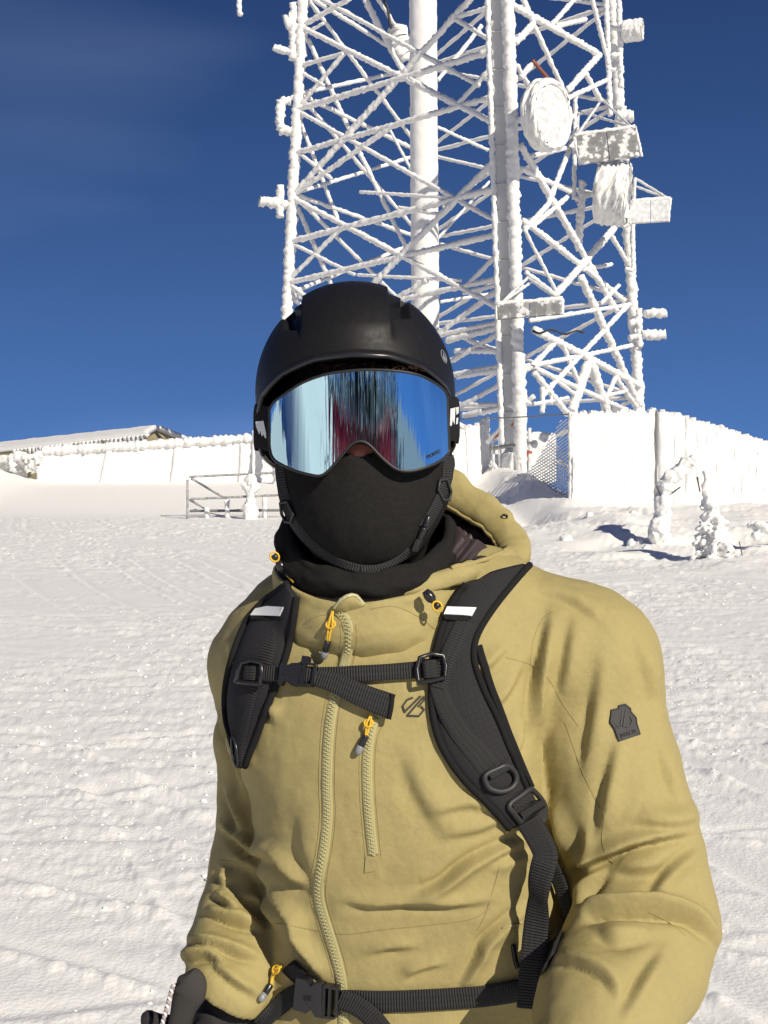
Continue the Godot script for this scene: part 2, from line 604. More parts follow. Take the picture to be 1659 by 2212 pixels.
func build_tower() -> void:
	rng.seed = 9001
	var LL := [P(600, 1050, 42.0), P(655, 0, 42.0)]
	var LN := [P(1128, 1060, 36.0), P(1098, 0, 36.0)]
	var LR := [P(1390, 1000, 43.0), P(1322, 0, 43.0)]
	var LF := [P(921, 1020, 49.0), P(911, 0, 49.0)]
	var t := thing("lattice_tower", "tall lattice radio tower caked in white rime with a thick round column inside", "tower", Vector3(3.0, 2.0, -41.0))
	var top := 26.0
	for L in [LL, LN, LR, LF]:
		var b := leg_at(L, 0.0)
		b.y = 0.6
		var r := 0.2 if L == LL or L == LF else 0.195
		bar_part("leg", leg_at(L, 0.9), leg_at(L, top), r, M.rime, t, 0.09, 0.2)
	# left face: picked bars lie in the plane of the left and near legs
	var nl: Vector3 = (LN[0] - LL[0]).cross(LL[1] - LL[0]).normalized()
	var c2 := func(x, y): return on_plane(531.0 + 0.56 * x, 0.56 * y, LL[0], nl)
	var left := [
		[225, 95, 400, -5, 9], [225, 110, 1010, 500, 10], [205, 420, 990, 185, 11], [195, 590, 1000, 360, 10], [190, 745, 880, -20, 11],
		[205, 430, 1030, 890, 8], [175, 760, 1000, 1200, 10], [180, 930, 1030, 710, 11], [165, 1090, 1030, 890, 10], [490, 1095, 1040, 540, 11],
		[225, 250, 380, 205, 8], [380, 205, 215, 400, 8], [225, 285, 300, 330, 7], [200, 740, 560, 490, 9], [205, 590, 330, 690, 7],
		[180, 940, 420, 1060, 7], [170, 1075, 370, 880, 8], [800, 70, 990, 180, 8], [800, 70, 1000, 10, 8], [820, 400, 980, 225, 8],
		[850, 1105, 1030, 920, 8], [840, 1130, 1050, 1080, 7], [630, 300, 800, 405, 8], [165, 1105, 260, 1170, 7], [225, 130, 300, 90, 6],
		[440, 740, 780, 762, 6], [430, 1060, 830, 1082, 6], [590, 800, 760, 830, 6], [225, -60, 600, -190, 9], [225, -40, 900, 330, 8],
		[165, 1090, 560, 1420, 9], [165, 1250, 1040, 1060, 9], [160, 1420, 1040, 1230, 9], [160, 1400, 700, 1080, 9], [560, 1420, 1040, 1070, 9],
		[160, 1560, 1060, 1400, 9], [600, 1500, 1060, 1240, 9]]
	for m in left: bar_part("brace", c2.call(m[0], m[1]), c2.call(m[2], m[3]), m[4] * 0.0098, M.rime, t)
	# right face
	var nr: Vector3 = (LR[0] - LN[0]).cross(LN[1] - LN[0]).normalized()
	var r2 := func(x, y): return on_plane(531.0 + 0.56 * x, 0.56 * y, LN[0], nr)
	var right := [
		[1030, 20, 1355, 205, 11], [1040, 165, 1110, 90, 11], [1110, 90, 1030, -90, 9], [1180, 95, 1275, -10, 8], [1110, 95, 1225, 345, 8], [1240, 350, 1365, 210, 11],
		[1200, 100, 1310, 75, 8], [1060, 560, 1430, 1200, 11], [1070, 850, 1290, 1020, 10], [1290, 1020, 1460, 1160, 9], [1075, 885, 1165, 790, 9], [1165, 790, 1260, 545, 9],
		[1195, 1135, 1290, 1030, 12], [1290, 1030, 1420, 880, 12], [1090, 605, 1240, 570, 8], [1060, 650, 1250, 740, 8], [1300, 1040, 1410, 1020, 7], [1310, 280, 1370, 390, 9],
		[1240, 380, 1390, 310, 8], [1060, 300, 1100, 250, 9], [1045, 250, 1090, 330, 8], [1400, 890, 1470, 1010, 8], [1080, 1050, 1200, 1140, 7], [1370, 1170, 1440, 1100, 7],
		[1110, 870, 1240, 760, 8], [1250, 560, 1390, 640, 8], [1075, 885, 1200, 1130, 6], [1330, -30, 1400, 250, 8]]
	for m in right: bar_part("brace", r2.call(m[0], m[1]), r2.call(m[2], m[3]), m[4] * 0.0100, M.rime, t)
	var r3 := func(x, y): return on_plane(896.0 + 0.46 * x, 597.0 + 0.46 * y, LN[0], nr)
	var lower := [
		[780, 0, 1055, 610, 15], [1005, 130, 600, 560, 10], [560, 250, 820, 385, 14], [820, 385, 1065, 520, 14], [820, 385, 735, 640, 19], [820, 385, 905, 640, 19],
		[940, 470, 1045, 620, 11], [560, 430, 995, 630, 10], [560, 450, 720, 650, 11], [540, 430, 660, 310, 10], [900, 570, 945, 465, 10], [540, 208, 1015, 131, 8],
		[545, 421, 1020, 325, 9], [690, 310, 770, 500, 9], [900, 560, 990, 540, 8], [640, 470, 760, 560, 7], [560, 600, 720, 570, 7], [600, 520, 600, 640, 9], [640, 500, 640, 600, 6]]
	for m in lower: bar_part("brace", r3.call(m[0], m[1]), r3.call(m[2], m[3]), m[4] * 0.0088, M.rime, t)
	var l3 := func(x, y): return on_plane(896.0 + 0.46 * x, 597.0 + 0.46 * y, LL[0], nl)
	for m in [[200, 470, 540, 420, 12], [200, 620, 540, 430, 10], [225, 655, 545, 590, 12], [150, 300, 400, 240, 13], [250, 300, 470, 390, 9], [190, 350, 440, 352, 11], [190, 600, 420, 605, 9], [340, 780, 560, 560, 9], [200, 690, 280, 760, 8]]:
		bar_part("brace", l3.call(m[0], m[1]), l3.call(m[2], m[3]), m[4] * 0.0082, M.rime, t)
	# back faces: plain crossed bracing, panel by panel
	for f in [[LL, LF], [LF, LR]]:
		var y := 2.2
		while y < 21.0:
			var dy := 3.5
			bar_part("brace", leg_at(f[0], y), leg_at(f[1], y + dy), 0.075, M.rime, t, 0.16)
			bar_part("brace", leg_at(f[1], y), leg_at(f[0], y + dy), 0.075, M.rime, t, 0.16)
			bar_part("brace", leg_at(f[0], y + dy), leg_at(f[1], y + dy), 0.08, M.rime, t, 0.16)
			y += dy
	# steep inner stays seen through the left face
	for m in [[240, 150, 440, 590, 44.5, 9], [440, 590, 620, 960, 44.5, 9], [450, -20, 620, 300, 45.5, 13], [210, 470, 360, 860, 45.5, 8], [200, 800, 330, 1100, 44.5, 9],
			[555, 500, 640, 660, 46, 6], [740, 490, 935, 580, 46, 7], [740, 920, 940, 700, 46, 6], [740, 310, 910, 100, 46, 9], [760, 800, 950, 660, 47, 7], [750, 1165, 960, 1130, 46, 7]]:
		bar_part("stay", P(531.0 + 0.56 * m[0], 0.56 * m[1], m[4]), P(531.0 + 0.56 * m[2], 0.56 * m[3], m[4] + 0.6), m[5] * 0.0095, M.rime, t)
	# thick round column
	var col := MB.new()
	var pts := []
	var rad := []
	var cb := P(922, 1060, 43.5)
	for i in 150:
		pts.append(Vector3(lerpf(cb.x, P(914, 0, 43.5).x, i / 110.0), 1.3 + i * 0.165, cb.z))
		rad.append(0.5 * rng.randf_range(0.975, 1.02))
	tube(col, pts, rad, 28, 0.025)
	part("column", col, M.rime, t)
	# grey cable tray and ladder on the near leg
	var tray := MB.new()
	var ta := P(1106, 960, 36.3); var tb := P(1064, -300, 36.3)
	var tdir := (tb - ta).normalized()
	var tx := Vector3(1, 0, 0.25).normalized()
	var tz := tx.cross(tdir).normalized()
	cbox(tray, Transform3D(Basis(tx, tdir, tz), ta.lerp(tb, 0.5)), Vector3(0.42, ta.distance_to(tb), 0.07), 0.01)
	part("cable_tray", tray, M.tray, t)
	for s in [-0.29, 0.29]: bar_part("ladder_rail", ta + tx * s + tz * 0.06, tb + tx * s + tz * 0.06, 0.085, M.rime, t, 0.1, 0.35)
	for i in 46:
		var c := ta.lerp(tb, (i + 0.5) / 46.0) + tz * 0.07
		if i % 3 == 2:
			bar_part("rung", c - tx * 0.27, c + tx * 0.27, 0.022, M.tray, t, 0.2, 0.1)
	# bare and rusty bars
	bar_part("rusty_bar", P(1150, 130, 38), P(1205, 195, 38.5), 0.06, M.rust, t, 0.2, 0.1)
	bar_part("red_bar", l3.call(455, 960), l3.call(545, 820), 0.06, M.red_paint, t, 0.2, 0.1)
	bar_part("red_bar", l3.call(350, 770), l3.call(470, 690), 0.04, M.red_paint, t, 0.2, 0.1)
	bar_part("brace", l3.call(360, 870), l3.call(450, 975), 0.07, M.rime, t)
	bar_part("dark_beam", l3.call(350, 810), l3.call(560, 780), 0.055, M.steel, t, 0.2, 0.2)
	for x in [370, 400, 470, 505, 540]:
		bar_part("base_post", l3.call(x, 700 + (x % 7) * 12), l3.call(x, 985), 0.05, M.frost_metal, t, 0.2, 0.25)
	# frosted cabinets and frames standing under the tower
	for c in [[1078, 1010, 40.5, 0.9, 1.5], [1112, 1018, 39.6, 0.7, 1.2], [1050, 1020, 41.5, 0.8, 1.3], [1155, 990, 40.0, 1.3, 1.7]]:
		var cab0 := rime_slab(Transform3D(Basis(Vector3.UP, 0.4), P(c[0], c[1], c[2])), Vector3(c[3], c[4], 0.7), 0.06, 0.06, 100 + int(c[0]))
		part("cabinet", cab0, M.frost_metal, t)
	# hanging cable with frozen scraps
	var cab := MB.new()
	var cp := []
	for i in 15: cp.append(P(1150 + i * 8.0, 715 + 4.0 * sin(i * 0.9) + i * 0.3, 35.5))
	tube(cab, cp, 0.035, 5, 0.5)
	part("loose_cable", cab, M.cable, t)
	cab = MB.new()
	cp = []
	for i in 10: cp.append(P(815 + i * 4.0 + sin(i * 0.5) * 6, -20 + i * 9.0, 41.0))
	tube(cab, cp, 0.05, 6, 0.1)
	part("black_cable", cab, M.cable, t)

func drum(t: Node3D, at: Vector3, dir: Vector3, r: float, len: float, name_: String, m: Material, rr := 0.06, face: Material = null) -> void:
	# a rime-coated drum: wall of blobby rime round an axis
	var mb := MB.new()
	var f := frame_at(dir)
	var n := 44
	var prof := [[0.0, -0.5], [0.55, -0.5], [0.9, -0.46], [1.0, -0.35], [1.02, -0.15], [0.99, 0.05], [1.02, 0.22], [1.0, 0.4], [0.93, 0.5], [0.86, 0.47], [0.83, 0.40], [0.5, 0.42], [0.0, 0.43]]
	var dense := catmull(prof.map(func(q): return Vector2(q[0], q[1])), 3)
	var stop := dense.size()
	var base := 0
	for q in dense:
		for k in n:
			var a := TAU * k / n
			var j: float = 1.0 + (rng.randf_range(-rr, rr) if q.x > 0.87 else rng.randf_range(-rr, rr) * 0.25)
			mb.add(at + (f[0] * cos(a) + f[1] * sin(a)) * r * q.x * j + dir * len * (q.y + rng.randf_range(-0.02, 0.02)))
	for i in stop - 1:
		for k in n:
			var k2 := (k + 1) % n
			mb.quad(base + i * n + k, base + i * n + k2, base + (i + 1) * n + k2, base + (i + 1) * n + k)
	part(name_, mb, m, t)

func rime_slab(xf: Transform3D, size: Vector3, amp: float, cell: float, sd: int) -> MB:
	# a slab whose surface is grown over with rime
	var mb := MB.new()
	var n := FastNoiseLite.new(); n.seed = sd; n.frequency = 1.0; n.fractal_octaves = 3
	var f := func(p: Vector3) -> float:
		var q := (p.abs() - size * 0.5 + Vector3.ONE * cell)
		var d := Vector3(maxf(q.x, 0), maxf(q.y, 0), maxf(q.z, 0)).length() + minf(maxf(q.x, maxf(q.y, q.z)), 0.0) - cell
		return d + amp * n.get_noise_3dv(p * 3.0)
	var pad := Vector3.ONE * (amp + cell * 2.0)
	surface_nets(f, -size * 0.5 - pad, size * 0.5 + pad, cell, mb, 1.5)
	for i in mb.v.size(): mb.v[i] = xf * mb.v[i]
	return mb

func build_antennas() -> void:
	rng.seed = 77
	# big dish on the near leg
	var at := P(1180, 250, 35.2)
	var t := thing("dish_antenna", "large round dish antenna with frosted grey face on the near tower leg", "dish antenna", at)
	var dir := Vector3(0.74, -0.08, 0.67).normalized()
	drum(t, at, dir, 1.0, 0.55, "rime_ring", M.rime, 0.05)
	var fc := MB.new()
	var f := frame_at(dir)
	var pts := []
	for i in 3: pts.append(at + dir * (0.215 + i * 0.012))
	tube(fc, pts, [0.8, 0.8, 0.76], 40, 0.0)
	part("dish_face", fc, M.frost_metal, t)
	bar_part("mount", at - dir * 0.2, P(1118, 260, 36.0), 0.13, M.rime, t, 0.1)
	# drum antenna seen from its side
	at = P(1322, 418, 39.0)
	t = thing("drum_antenna", "wide drum antenna with shaggy rime, below the grey panel", "drum antenna", at)
	drum(t, at, Vector3(1.0, -0.12, 0.3).normalized(), 0.98, 1.05, "drum", M.rime, 0.075)
	bar_part("mount", at - Vector3(0.4, 0, 0.1), P(1262, 420, 40.0), 0.1, M.rime, t, 0.1)
	# small drum at the top right
	at = P(1366, 66, 42.0)
	t = thing("small_drum_antenna", "small rime-covered drum antenna high on the right leg", "drum antenna", at)
	drum(t, at, Vector3(1, 0.0, 0.35).normalized(), 0.36, 0.72, "drum", M.rime, 0.09)
	bar_part("mount", at - Vector3(0.3, 0, 0), P(1320, 58, 42.6), 0.08, M.rime, t, 0.1)
	# flat grey panels carried on frames
	var specs := [
		["panel_antenna", "grey patchy flat panel antenna above the wide drum antenna", [1243, 292], [1368, 274], [1388, 338], [1252, 356], 38.2, [[1250, 240], [1300, 215]], 42.0],
		["white_panel_antenna", "white flat panel antenna braced out beside the wide drum antenna", [1366, 436], [1448, 427], [1443, 480], [1362, 482], 38.6, [[1372, 385], [1366, 400]], 39.5],
		["lower_panel_antenna", "long grey panel antenna with snow on top low on the near leg", [1073, 657], [1215, 645], [1213, 680], [1075, 690], 34.8, [[1140, 600], [1150, 608]], 36.0]]
	for s in specs:
		var d: float = s[6]
		var a := P(s[2][0], s[2][1], d + 0.25); var b := P(s[3][0], s[3][1], d)
		var c := P(s[4][0], s[4][1], d - 0.12); var e := P(s[5][0], s[5][1], d + 0.13)
		var mid := (a + b + c + e) * 0.25
		t = thing(s[0], s[1], "panel antenna", mid)
		var x := ((b - a) + (c - e)) * 0.5
		var y := ((a - e) + (b - c)) * 0.5
		var z := x.cross(y).normalized()
		var mb := MB.new()
		var y2 := z.cross(x.normalized())
		var sx := x.length(); var sy := y.length()
		for q in [-0.25, 0.25]:
			mb = MB.new()
			cbox(mb, Transform3D(Basis(x.normalized(), y2, z), mid + x * q), Vector3(sx * 0.492, sy, 0.1), 0.015)
			part("plate", mb, M.grey_panel if s[0] != "white_panel_antenna" else M.frost_metal, t)
		bar_part("snow_rim", mid - x * 0.51 + y * 0.5, mid + x * 0.51 + y * 0.5, 0.075, M.rime, t, 0.08, 0.3)
		bar_part("snow_rim", mid + x * 0.51 + y * 0.5, mid + x * 0.51 - y * 0.5, 0.045, M.rime, t, 0.08, 0.3)
		bar_part("snow_rim", mid - x * 0.51 + y * 0.5, mid - x * 0.51 - y * 0.5, 0.04, M.rime, t, 0.08, 0.3)
		for h in s[7]:
			bar_part("strut", P(h[0], h[1], s[8]), mid - x * 0.45 + y * 0.5, 0.045, M.frost_metal, t, 0.1, 0.2)
			bar_part("strut", P(h[0], h[1], s[8]), mid + x * 0.45 + y * 0.5, 0.045, M.frost_metal, t, 0.1, 0.2)
	# short stubs and pole antennas
	var stub := func(name_: String, label: String, list: Array, d: float, grp := "") -> void:
		var p0 := P(list[0][0], list[0][1], d)
		var o := thing(name_, label, "antenna", p0, grp)
		for q in list:
			bar_part(q[5] if q.size() > 5 else "rod", P(q[0], q[1], d), P(q[2], q[3], d), q[4] * d / FOC, M.rime, o, 0.07, 0.3)
	stub.call("stub_antenna", "stubby rime-covered antenna pointing out from the left leg, lowest of the leg", [[560, 434, 606, 440, 11], [606, 400, 604, 470, 9, "mount_pole"], [606, 440, 632, 446, 9, "arm"]], 42.0)
	stub.call("loop_antenna", "curved loop-shaped rime-covered antenna on the middle of the left leg", [[606, 218, 604, 280, 10], [606, 220, 628, 218, 9, "arm"], [604, 280, 630, 284, 10, "arm"], [628, 212, 644, 212, 6, "arm"], [630, 284, 646, 280, 6, "arm"]], 42.0)
	stub.call("yagi_antenna", "upper rime-covered antenna with a side stub on the left leg near the top", [[590, 102, 634, 116, 8], [634, 8, 632, 130, 9, "mount_pole"], [615, 50, 634, 46, 16, "box"], [634, 60, 652, 62, 8, "arm"]], 42.0)
	stub.call("horizontal_antenna", "upper of two short horizontal rime-covered rods on the right leg", [[1392, 677, 1438, 676, 11], [1380, 668, 1382, 750, 7, "mount_pole"], [1358, 700, 1382, 690, 7, "arm"]], 42.5)
	stub.call("horizontal_antenna", "lower of two short horizontal rime-covered rods on the right leg", [[1386, 722, 1438, 722, 11], [1358, 730, 1386, 724, 7, "arm"]], 42.5)
	stub.call("pole_antenna", "long rime-covered pole antenna inside the right leg at the top", [[1308, -40, 1318, 250, 6], [1318, 150, 1330, 152, 6, "arm"]], 42.2)
	stub.call("pole_antenna", "long rime-covered pole antenna outside the right leg at the top", [[1336, -40, 1342, 190, 6], [1345, 230, 1352, 350, 7], [1320, 120, 1342, 118, 6, "arm"], [1330, 250, 1368, 250, 12, "box"], [1330, 225, 1346, 230, 7, "arm"]], 42.2)
	stub.call("whip_antenna", "thin rime-covered vertical antenna between the dish and the wide drum", [[1243, 200, 1240, 430, 5], [1258, 390, 1250, 540, 8, "icicle"], [1240, 250, 1230, 260, 5, "arm"], [1243, 430, 1275, 420, 6, "arm"]], 39.5)
	stub.call("folded_antenna", "rime-covered pole antenna beside the lower right leg under the drum", [[1366, 470, 1368, 585, 5], [1368, 585, 1350, 580, 5, "arm"], [1366, 480, 1345, 490, 5, "arm"]], 42.4)
	stub.call("frozen_antenna", "rime-covered round antenna behind the column near the tower top", [[858, 60, 870, 100, 22], [850, 90, 880, 130, 14]], 46.0)
	stub.call("hanging_rod", "frost-covered rod end hanging into the sky beside the tower", [[516, -20, 518, 34, 6], [519, -60, 700, -70, 5, "arm"]], 42.0)

# ---------------------------------------------------------------- compound fence, wall, hut, railing
func build_compound() -> void:
	rng.seed = 4242
	var n := FastNoiseLite.new(); n.seed = 12; n.frequency = 1.0; n.fractal_octaves = 3
	# solid panels, grown over with rime: a sheet with relief, given thickness
	var sheet := func(corner: Array, nx: int, ny: int, amp: float, streak: float, rag: float, sd: float) -> MB:
		var mb := MB.new()
		var nrm: Vector3 = (corner[1] - corner[0]).cross(corner[3] - corner[0]).normalized()
		for side in 2:
			for j in ny + 1:
				for i in nx + 1:
					var u := float(i) / nx
					var v := float(j) / ny
					var p: Vector3 = corner[0].lerp(corner[1], u).lerp(corner[3].lerp(corner[2], u), v)
					var w: float = corner[0].distance_to(corner[1]) * u
					var h: float = corner[0].distance_to(corner[3]) * v
					var d := amp * n.get_noise_3d(w * 2.0 + sd, h * 0.7, sd) + streak * absf(n.get_noise_3d(w * 7.0 + sd, h * 0.55, sd + 9.0))
					d += amp * 0.45 * n.get_noise_3d(w * 9.0, h * 4.0, sd + 30.0)
					var up := rag * (n.get_noise_3d(w * 4.0 + sd, 3.0, sd) + 0.6 * n.get_noise_3d(w * 13.0, 8.0, sd)) * v * v * v
					mb.add(p + nrm * (d + 0.06 if side == 0 else -0.07) + Vector3.UP * up)
		var st := (nx + 1) * (ny + 1)
		for side in 2:
			for j in ny:
				for i in nx:
					var a := side * st + j * (nx + 1) + i
					if side == 0: mb.quad(a, a + 1, a + nx + 2, a + nx + 1)
					else: mb.quad(a, a + nx + 1, a + nx + 2, a + 1)
		for i in nx:
			mb.quad(ny * (nx + 1) + i, ny * (nx + 1) + i + 1, st + ny * (nx + 1) + i + 1, st + ny * (nx + 1) + i)
		for j in ny:
			mb.quad(j * (nx + 1), (j + 1) * (nx + 1), st + (j + 1) * (nx + 1), st + j * (nx + 1))
			var e := nx
			mb.quad(j * (nx + 1) + e, st + j * (nx + 1) + e, st + (j + 1) * (nx + 1) + e, (j + 1) * (nx + 1) + e)
		return mb
	# corner panel facing the run
	var t := thing("corner_fence", "solid white fence panel facing the run at the compound corner", "fence", P(1325, 1095, 31.0))
	part("panel", sheet.call([P(1232, 1110, 30.0), P(1417, 1125, 31.0), P(1417, 884, 31.0), P(1232, 893, 30.0)], 110, 110, 0.09, 0.06, 0.14, 1.0), M.rime, t)
	bar_part("post", P(1232, 1100, 30.0), P(1232, 890, 30.0), 0.06, M.rime, t, 0.08, 0.4)
	bar_part("post", P(1417, 1120, 30.9), P(1419, 886, 30.9), 0.035, M.steel, t, 0.2, 0.3)
	# fence running away to the right, board by board with gaps
	t = thing("rime_fence", "long rime-covered fence of tall narrow boards running off to the right", "fence", P(1540, 1095, 38.0))
	var a0 := P(1424, 1118, 31.2)
	var a1 := P(1800, 1108, 60.0)
	var top0 := P(1424, 886, 31.2)
	var top1 := P(1800, 1000, 60.0)
	var boards := 26
	for i in boards:
		var u0 := pow(float(i) / boards, 1.0)
		var u1 := float(i + 1) / boards
		if i == 2: u0 += 0.006
		var g := 0.025 / boards
		var lean := rng.randf_range(-0.03, 0.03)
		var c := [a0.lerp(a1, u0 + g), a0.lerp(a1, u1 - g), top0.lerp(top1, u1 - g) + Vector3.UP * lean, top0.lerp(top1, u0 + g) + Vector3.UP * lean]
		part("board", sheet.call(c, 16, 60, 0.07, 0.07, 0.16, 5.0 + i * 7.3), M.rime, t)
	bar_part("rail", a0.lerp(top0, 0.75) - Vector3(0, 0, 0.2), a1.lerp(top1, 0.75) - Vector3(0, 0, 0.2), 0.06, M.frost_metal, t, 0.3)
	# fence wing to the left of the tower base
	t = thing("fence_wing", "white rime-covered fence wing between the skier and the tower base", "fence", P(1020, 1050, 35.5))
	part("panel", sheet.call([P(900, 1062, 34.0), P(1054, 1060, 37.5), P(1052, 905, 37.5), P(900, 975, 34.0)], 70, 60, 0.06, 0.03, 0.35, 3.0), M.rime, t)
	bar_part("post", P(1052, 1055, 37.4), P(1050, 902, 37.4), 0.09, M.rime, t, 0.08, 0.4)
	# chain-link mesh
	t = thing("chain_link_fence", "frosted diamond chain-link fence leaning beside the tower base", "fence", P(1190, 1060, 34.0))
	var mb := MB.new()
	var q := [P(1125, 1062, 34.8), P(1232, 1092, 30.6), P(1232, 905, 30.6), P(1125, 925, 34.8)]
	var cl := func(u: float, v: float) -> Vector3: return q[0].lerp(q[1], u).lerp(q[3].lerp(q[2], u), v)
	var nd := 11
	for dirn in [1, -1]:
		for k in range(-26, 26):
			# straight wires on both diagonals, clipped to the leaning field
			var run := []
			for s in 61:
				var v := s / 60.0
				var u: float = k / float(nd) + dirn * v * 2.2
				var edge := 0.62 - 0.62 * v + 0.06 * sin(v * 9.0)
				if u < 1.0 and u > maxf(0.0, (v - 0.15) * 0.95):
					run.append(cl.call(u, v))
				elif run.size() > 1:
					tube(mb, run, 0.017, 4, 0.3); run = []
				else: run = []
			if run.size() > 1: tube(mb, run, 0.017, 4, 0.3)
	var w := part("wire_mesh", mb, M.rime, t)
	w.set_meta("kind", "stuff")
	bar_part("post", P(1128, 1060, 34.8), P(1128, 1000, 34.8), 0.05, M.rime, t, 0.1, 0.4)
	var wire := MB.new()
	var wp := []
	for i in 21: wp.append(P(lerpf(985, 1300, i / 20.0), lerpf(905, 889, i / 20.0) + 3.0 * sin(PI * i / 20.0), lerpf(36.5, 31.8, i / 20.0)))
	tube(wire, wp, 0.02, 5, 0.2)
	part("top_wire", wire, M.steel, t)
	# low wall on the left
	t = thing("snow_wall", "long low white wall with snow cap and pilasters below the hut roof", "wall", P(330, 1045, 43.0))
	var w0 := P(70, 1062, 42.8); var w1 := P(700, 1054, 43.6)
	var t0 := P(92, 977, 42.8); var t1 := P(700, 941, 43.6)
	part("wall", sheet.call([w0, w1, t1, t0], 160, 24, 0.03, 0.01, 0.0, 8.0), M.rime, t)
	for x in [224.0, 374.0, 520.0]:
		var u: float = (x - 80.0) / 620.0
		bar_part("pilaster", w0.lerp(w1, u) + Vector3(0, 0, 0.06), t0.lerp(t1, u) + Vector3(0, -0.1, 0.06), 0.11, M.rime, t, 0.14, 0.12)
	var cap := MB.new()
	var pts := []
	var rad := []
	for i in 161:
		var u := i / 160.0
		pts.append(t0.lerp(t1, u) + Vector3(0, 0.05 + 0.05 * n.get_noise_1d(i * 0.3), 0.05))
		rad.append(0.20 + 0.11 * n.get_noise_1d(i * 0.55 + 40.0))
	tube(cap, pts, rad, 9, 0.14, false, 0.8)
	part("snow_cap", cap, M.rime, t)
	# hut roof behind the wall
	t = thing("hut", "wooden hut with snow-laden gable roof behind the low wall", "hut", P(200, 1020, 50.0))
	var rA := P(-260, 980, 60.0); var rB := P(340, 916, 50.5)
	var eA := P(-260, 997, 55.0); var eB := P(317, 930, 46.4)
	var bB := P(412, 946, 54.5); var bA := P(-150, 1000, 64.0)
	var roof := MB.new()
	var rn := 60
	var rows := [0.0, 0.18, 0.4, 0.6, 0.78, 0.9, 1.0]
	var up := 0.2
	for side in 2:
		var ed: Array = [eA, eB] if side == 0 else [bA, bB]
		var rows_ := []
		var nrs := []
		var nr_: Vector3 = (rB - rA).cross(ed[0] - rA).normalized()
		if nr_.y < 0.0: nr_ = -nr_
		for i in rn + 1:
			var u := i / float(rn)
			var row := []
			var nn := []
			for j in 25:
				var v := j / 24.0
				var p: Vector3 = rA.lerp(rB, u).lerp(ed[0].lerp(ed[1], u), v) - nr_ * up
				row.append(p)
				nn.append(nr_ * (1.0 + 0.22 * n.get_noise_2d(u * 22.0, v * 5.0 + side * 30.0)))
			rows_.append(row); nrs.append(nn)
		mb = slab(rows_, nrs, up)
		part("snow_roof", mb, M.snow, t)
	# boarded wall under the eave and gable
	var in_ := Vector3(-0.25, -0.2, -0.3)
	var gable := MB.new()
	var g0 := eB + in_; var g1 := rB + Vector3(-0.25, -0.2, 0); var g2 := bB + Vector3(-0.4, -0.2, 0.4)
	gable.flat_quad(g0 - Vector3.UP * 3.2, g2 - Vector3.UP * 3.2, g2, g0)
	var gi := gable.add(g0); gable.add(g2); gable.add(g1)
	gable.tri(gi, gi + 1, gi + 2)
	part("gable_wall", gable, M.wood, t)
	var planks := 40
	var hw0 := eA + in_; var hw1 := eB + in_
	for i in planks:
		var p0 := hw0.lerp(hw1, float(i) / planks)
		var p1 := hw0.lerp(hw1, (i + 0.94) / planks)
		mb = MB.new()
		var mid := (p0 + p1) * 0.5 - Vector3.UP * 1.4
		var ax := (p1 - p0).normalized()
		var az := ax.cross(Vector3.UP).normalized()
		cbox(mb, Transform3D(Basis(ax, az.cross(ax), az), mid), Vector3(p0.distance_to(p1), 2.9, 0.06), 0.008)
		part("plank", mb, M.wood, t)
	for i in 34:
		var p := eA.lerp(eB, 0.55 + 0.45 * i / 33.0) + Vector3(0, -up + 0.05, 0.0)
		var len := rng.randf_range(0.1, 0.38)
		mb = MB.new()
		tube(mb, [p, p - Vector3.UP * len * 0.5, p - Vector3.UP * len], [0.12, 0.09, 0.02], 6, 0.25)
		part("icicle", mb, M.rime, t)
	# low snowed-in shed at the left edge
	t = thing("shed", "low snowed-in shed with dark gap under its roof", "shed", P(20, 1015, 46.0))
	mb = rime_slab(Transform3D(Basis(), P(-20, 993, 46.0)), Vector3(3.3, 0.28, 1.8), 0.08, 0.06, 61)
	part("snow_roof", mb, M.rime, t)
	mb = MB.new()
	cbox(mb, Transform3D(Basis(), P(-40, 1016, 46.6)), Vector3(3.1, 0.66, 1.4), 0.02)
	part("wall", mb, M.frost_metal, t)
	# railing
	var d := 34.0
	t = thing("railing", "grey metal railing with rime along the edge of the run", "railing", P(405, 1118, d))
	for b in [[405, 1036, 405, 1120, "post"], [409, 1030, 640, 1019, "rail"], [412, 1078, 640, 1068, "rail"], [414, 1034, 482, 1074, "brace"], [410, 1080, 452, 1104, "brace"]]:
		bar_part(b[4], P(b[0], b[1], d), P(b[2], b[3], d + (1.0 if b[4] == "brace" else 0.0)), 0.034, M.rail, t, 0.12, 0.1)
	for b in [[490, 1080, 1114], [571, 1074, 1116], [446, 1096, 1116]]:
		bar_part("post", P(b[0], b[1], d + 0.6), P(b[0] + 1, b[2] + 4, d + 0.6), 0.075, M.rime, t, 0.08, 0.3)
	bar_part("rail", P(410, 1104, d + 0.9), P(640, 1102, d + 0.9), 0.04, M.steel, t, 0.2, 0.1)
	t = thing("frozen_pole", "thin pole with lumps of frozen snow behind the railing", "pole", P(542, 1115, d - 0.5))
	bar_part("pole", P(548, 930, d), P(546, 1118, d), 0.05, M.rime, t, 0.1, 0.25)
	var sn := FastNoiseLite.new(); sn.seed = 3; sn.frequency = 6.0; sn.fractal_octaves = 3
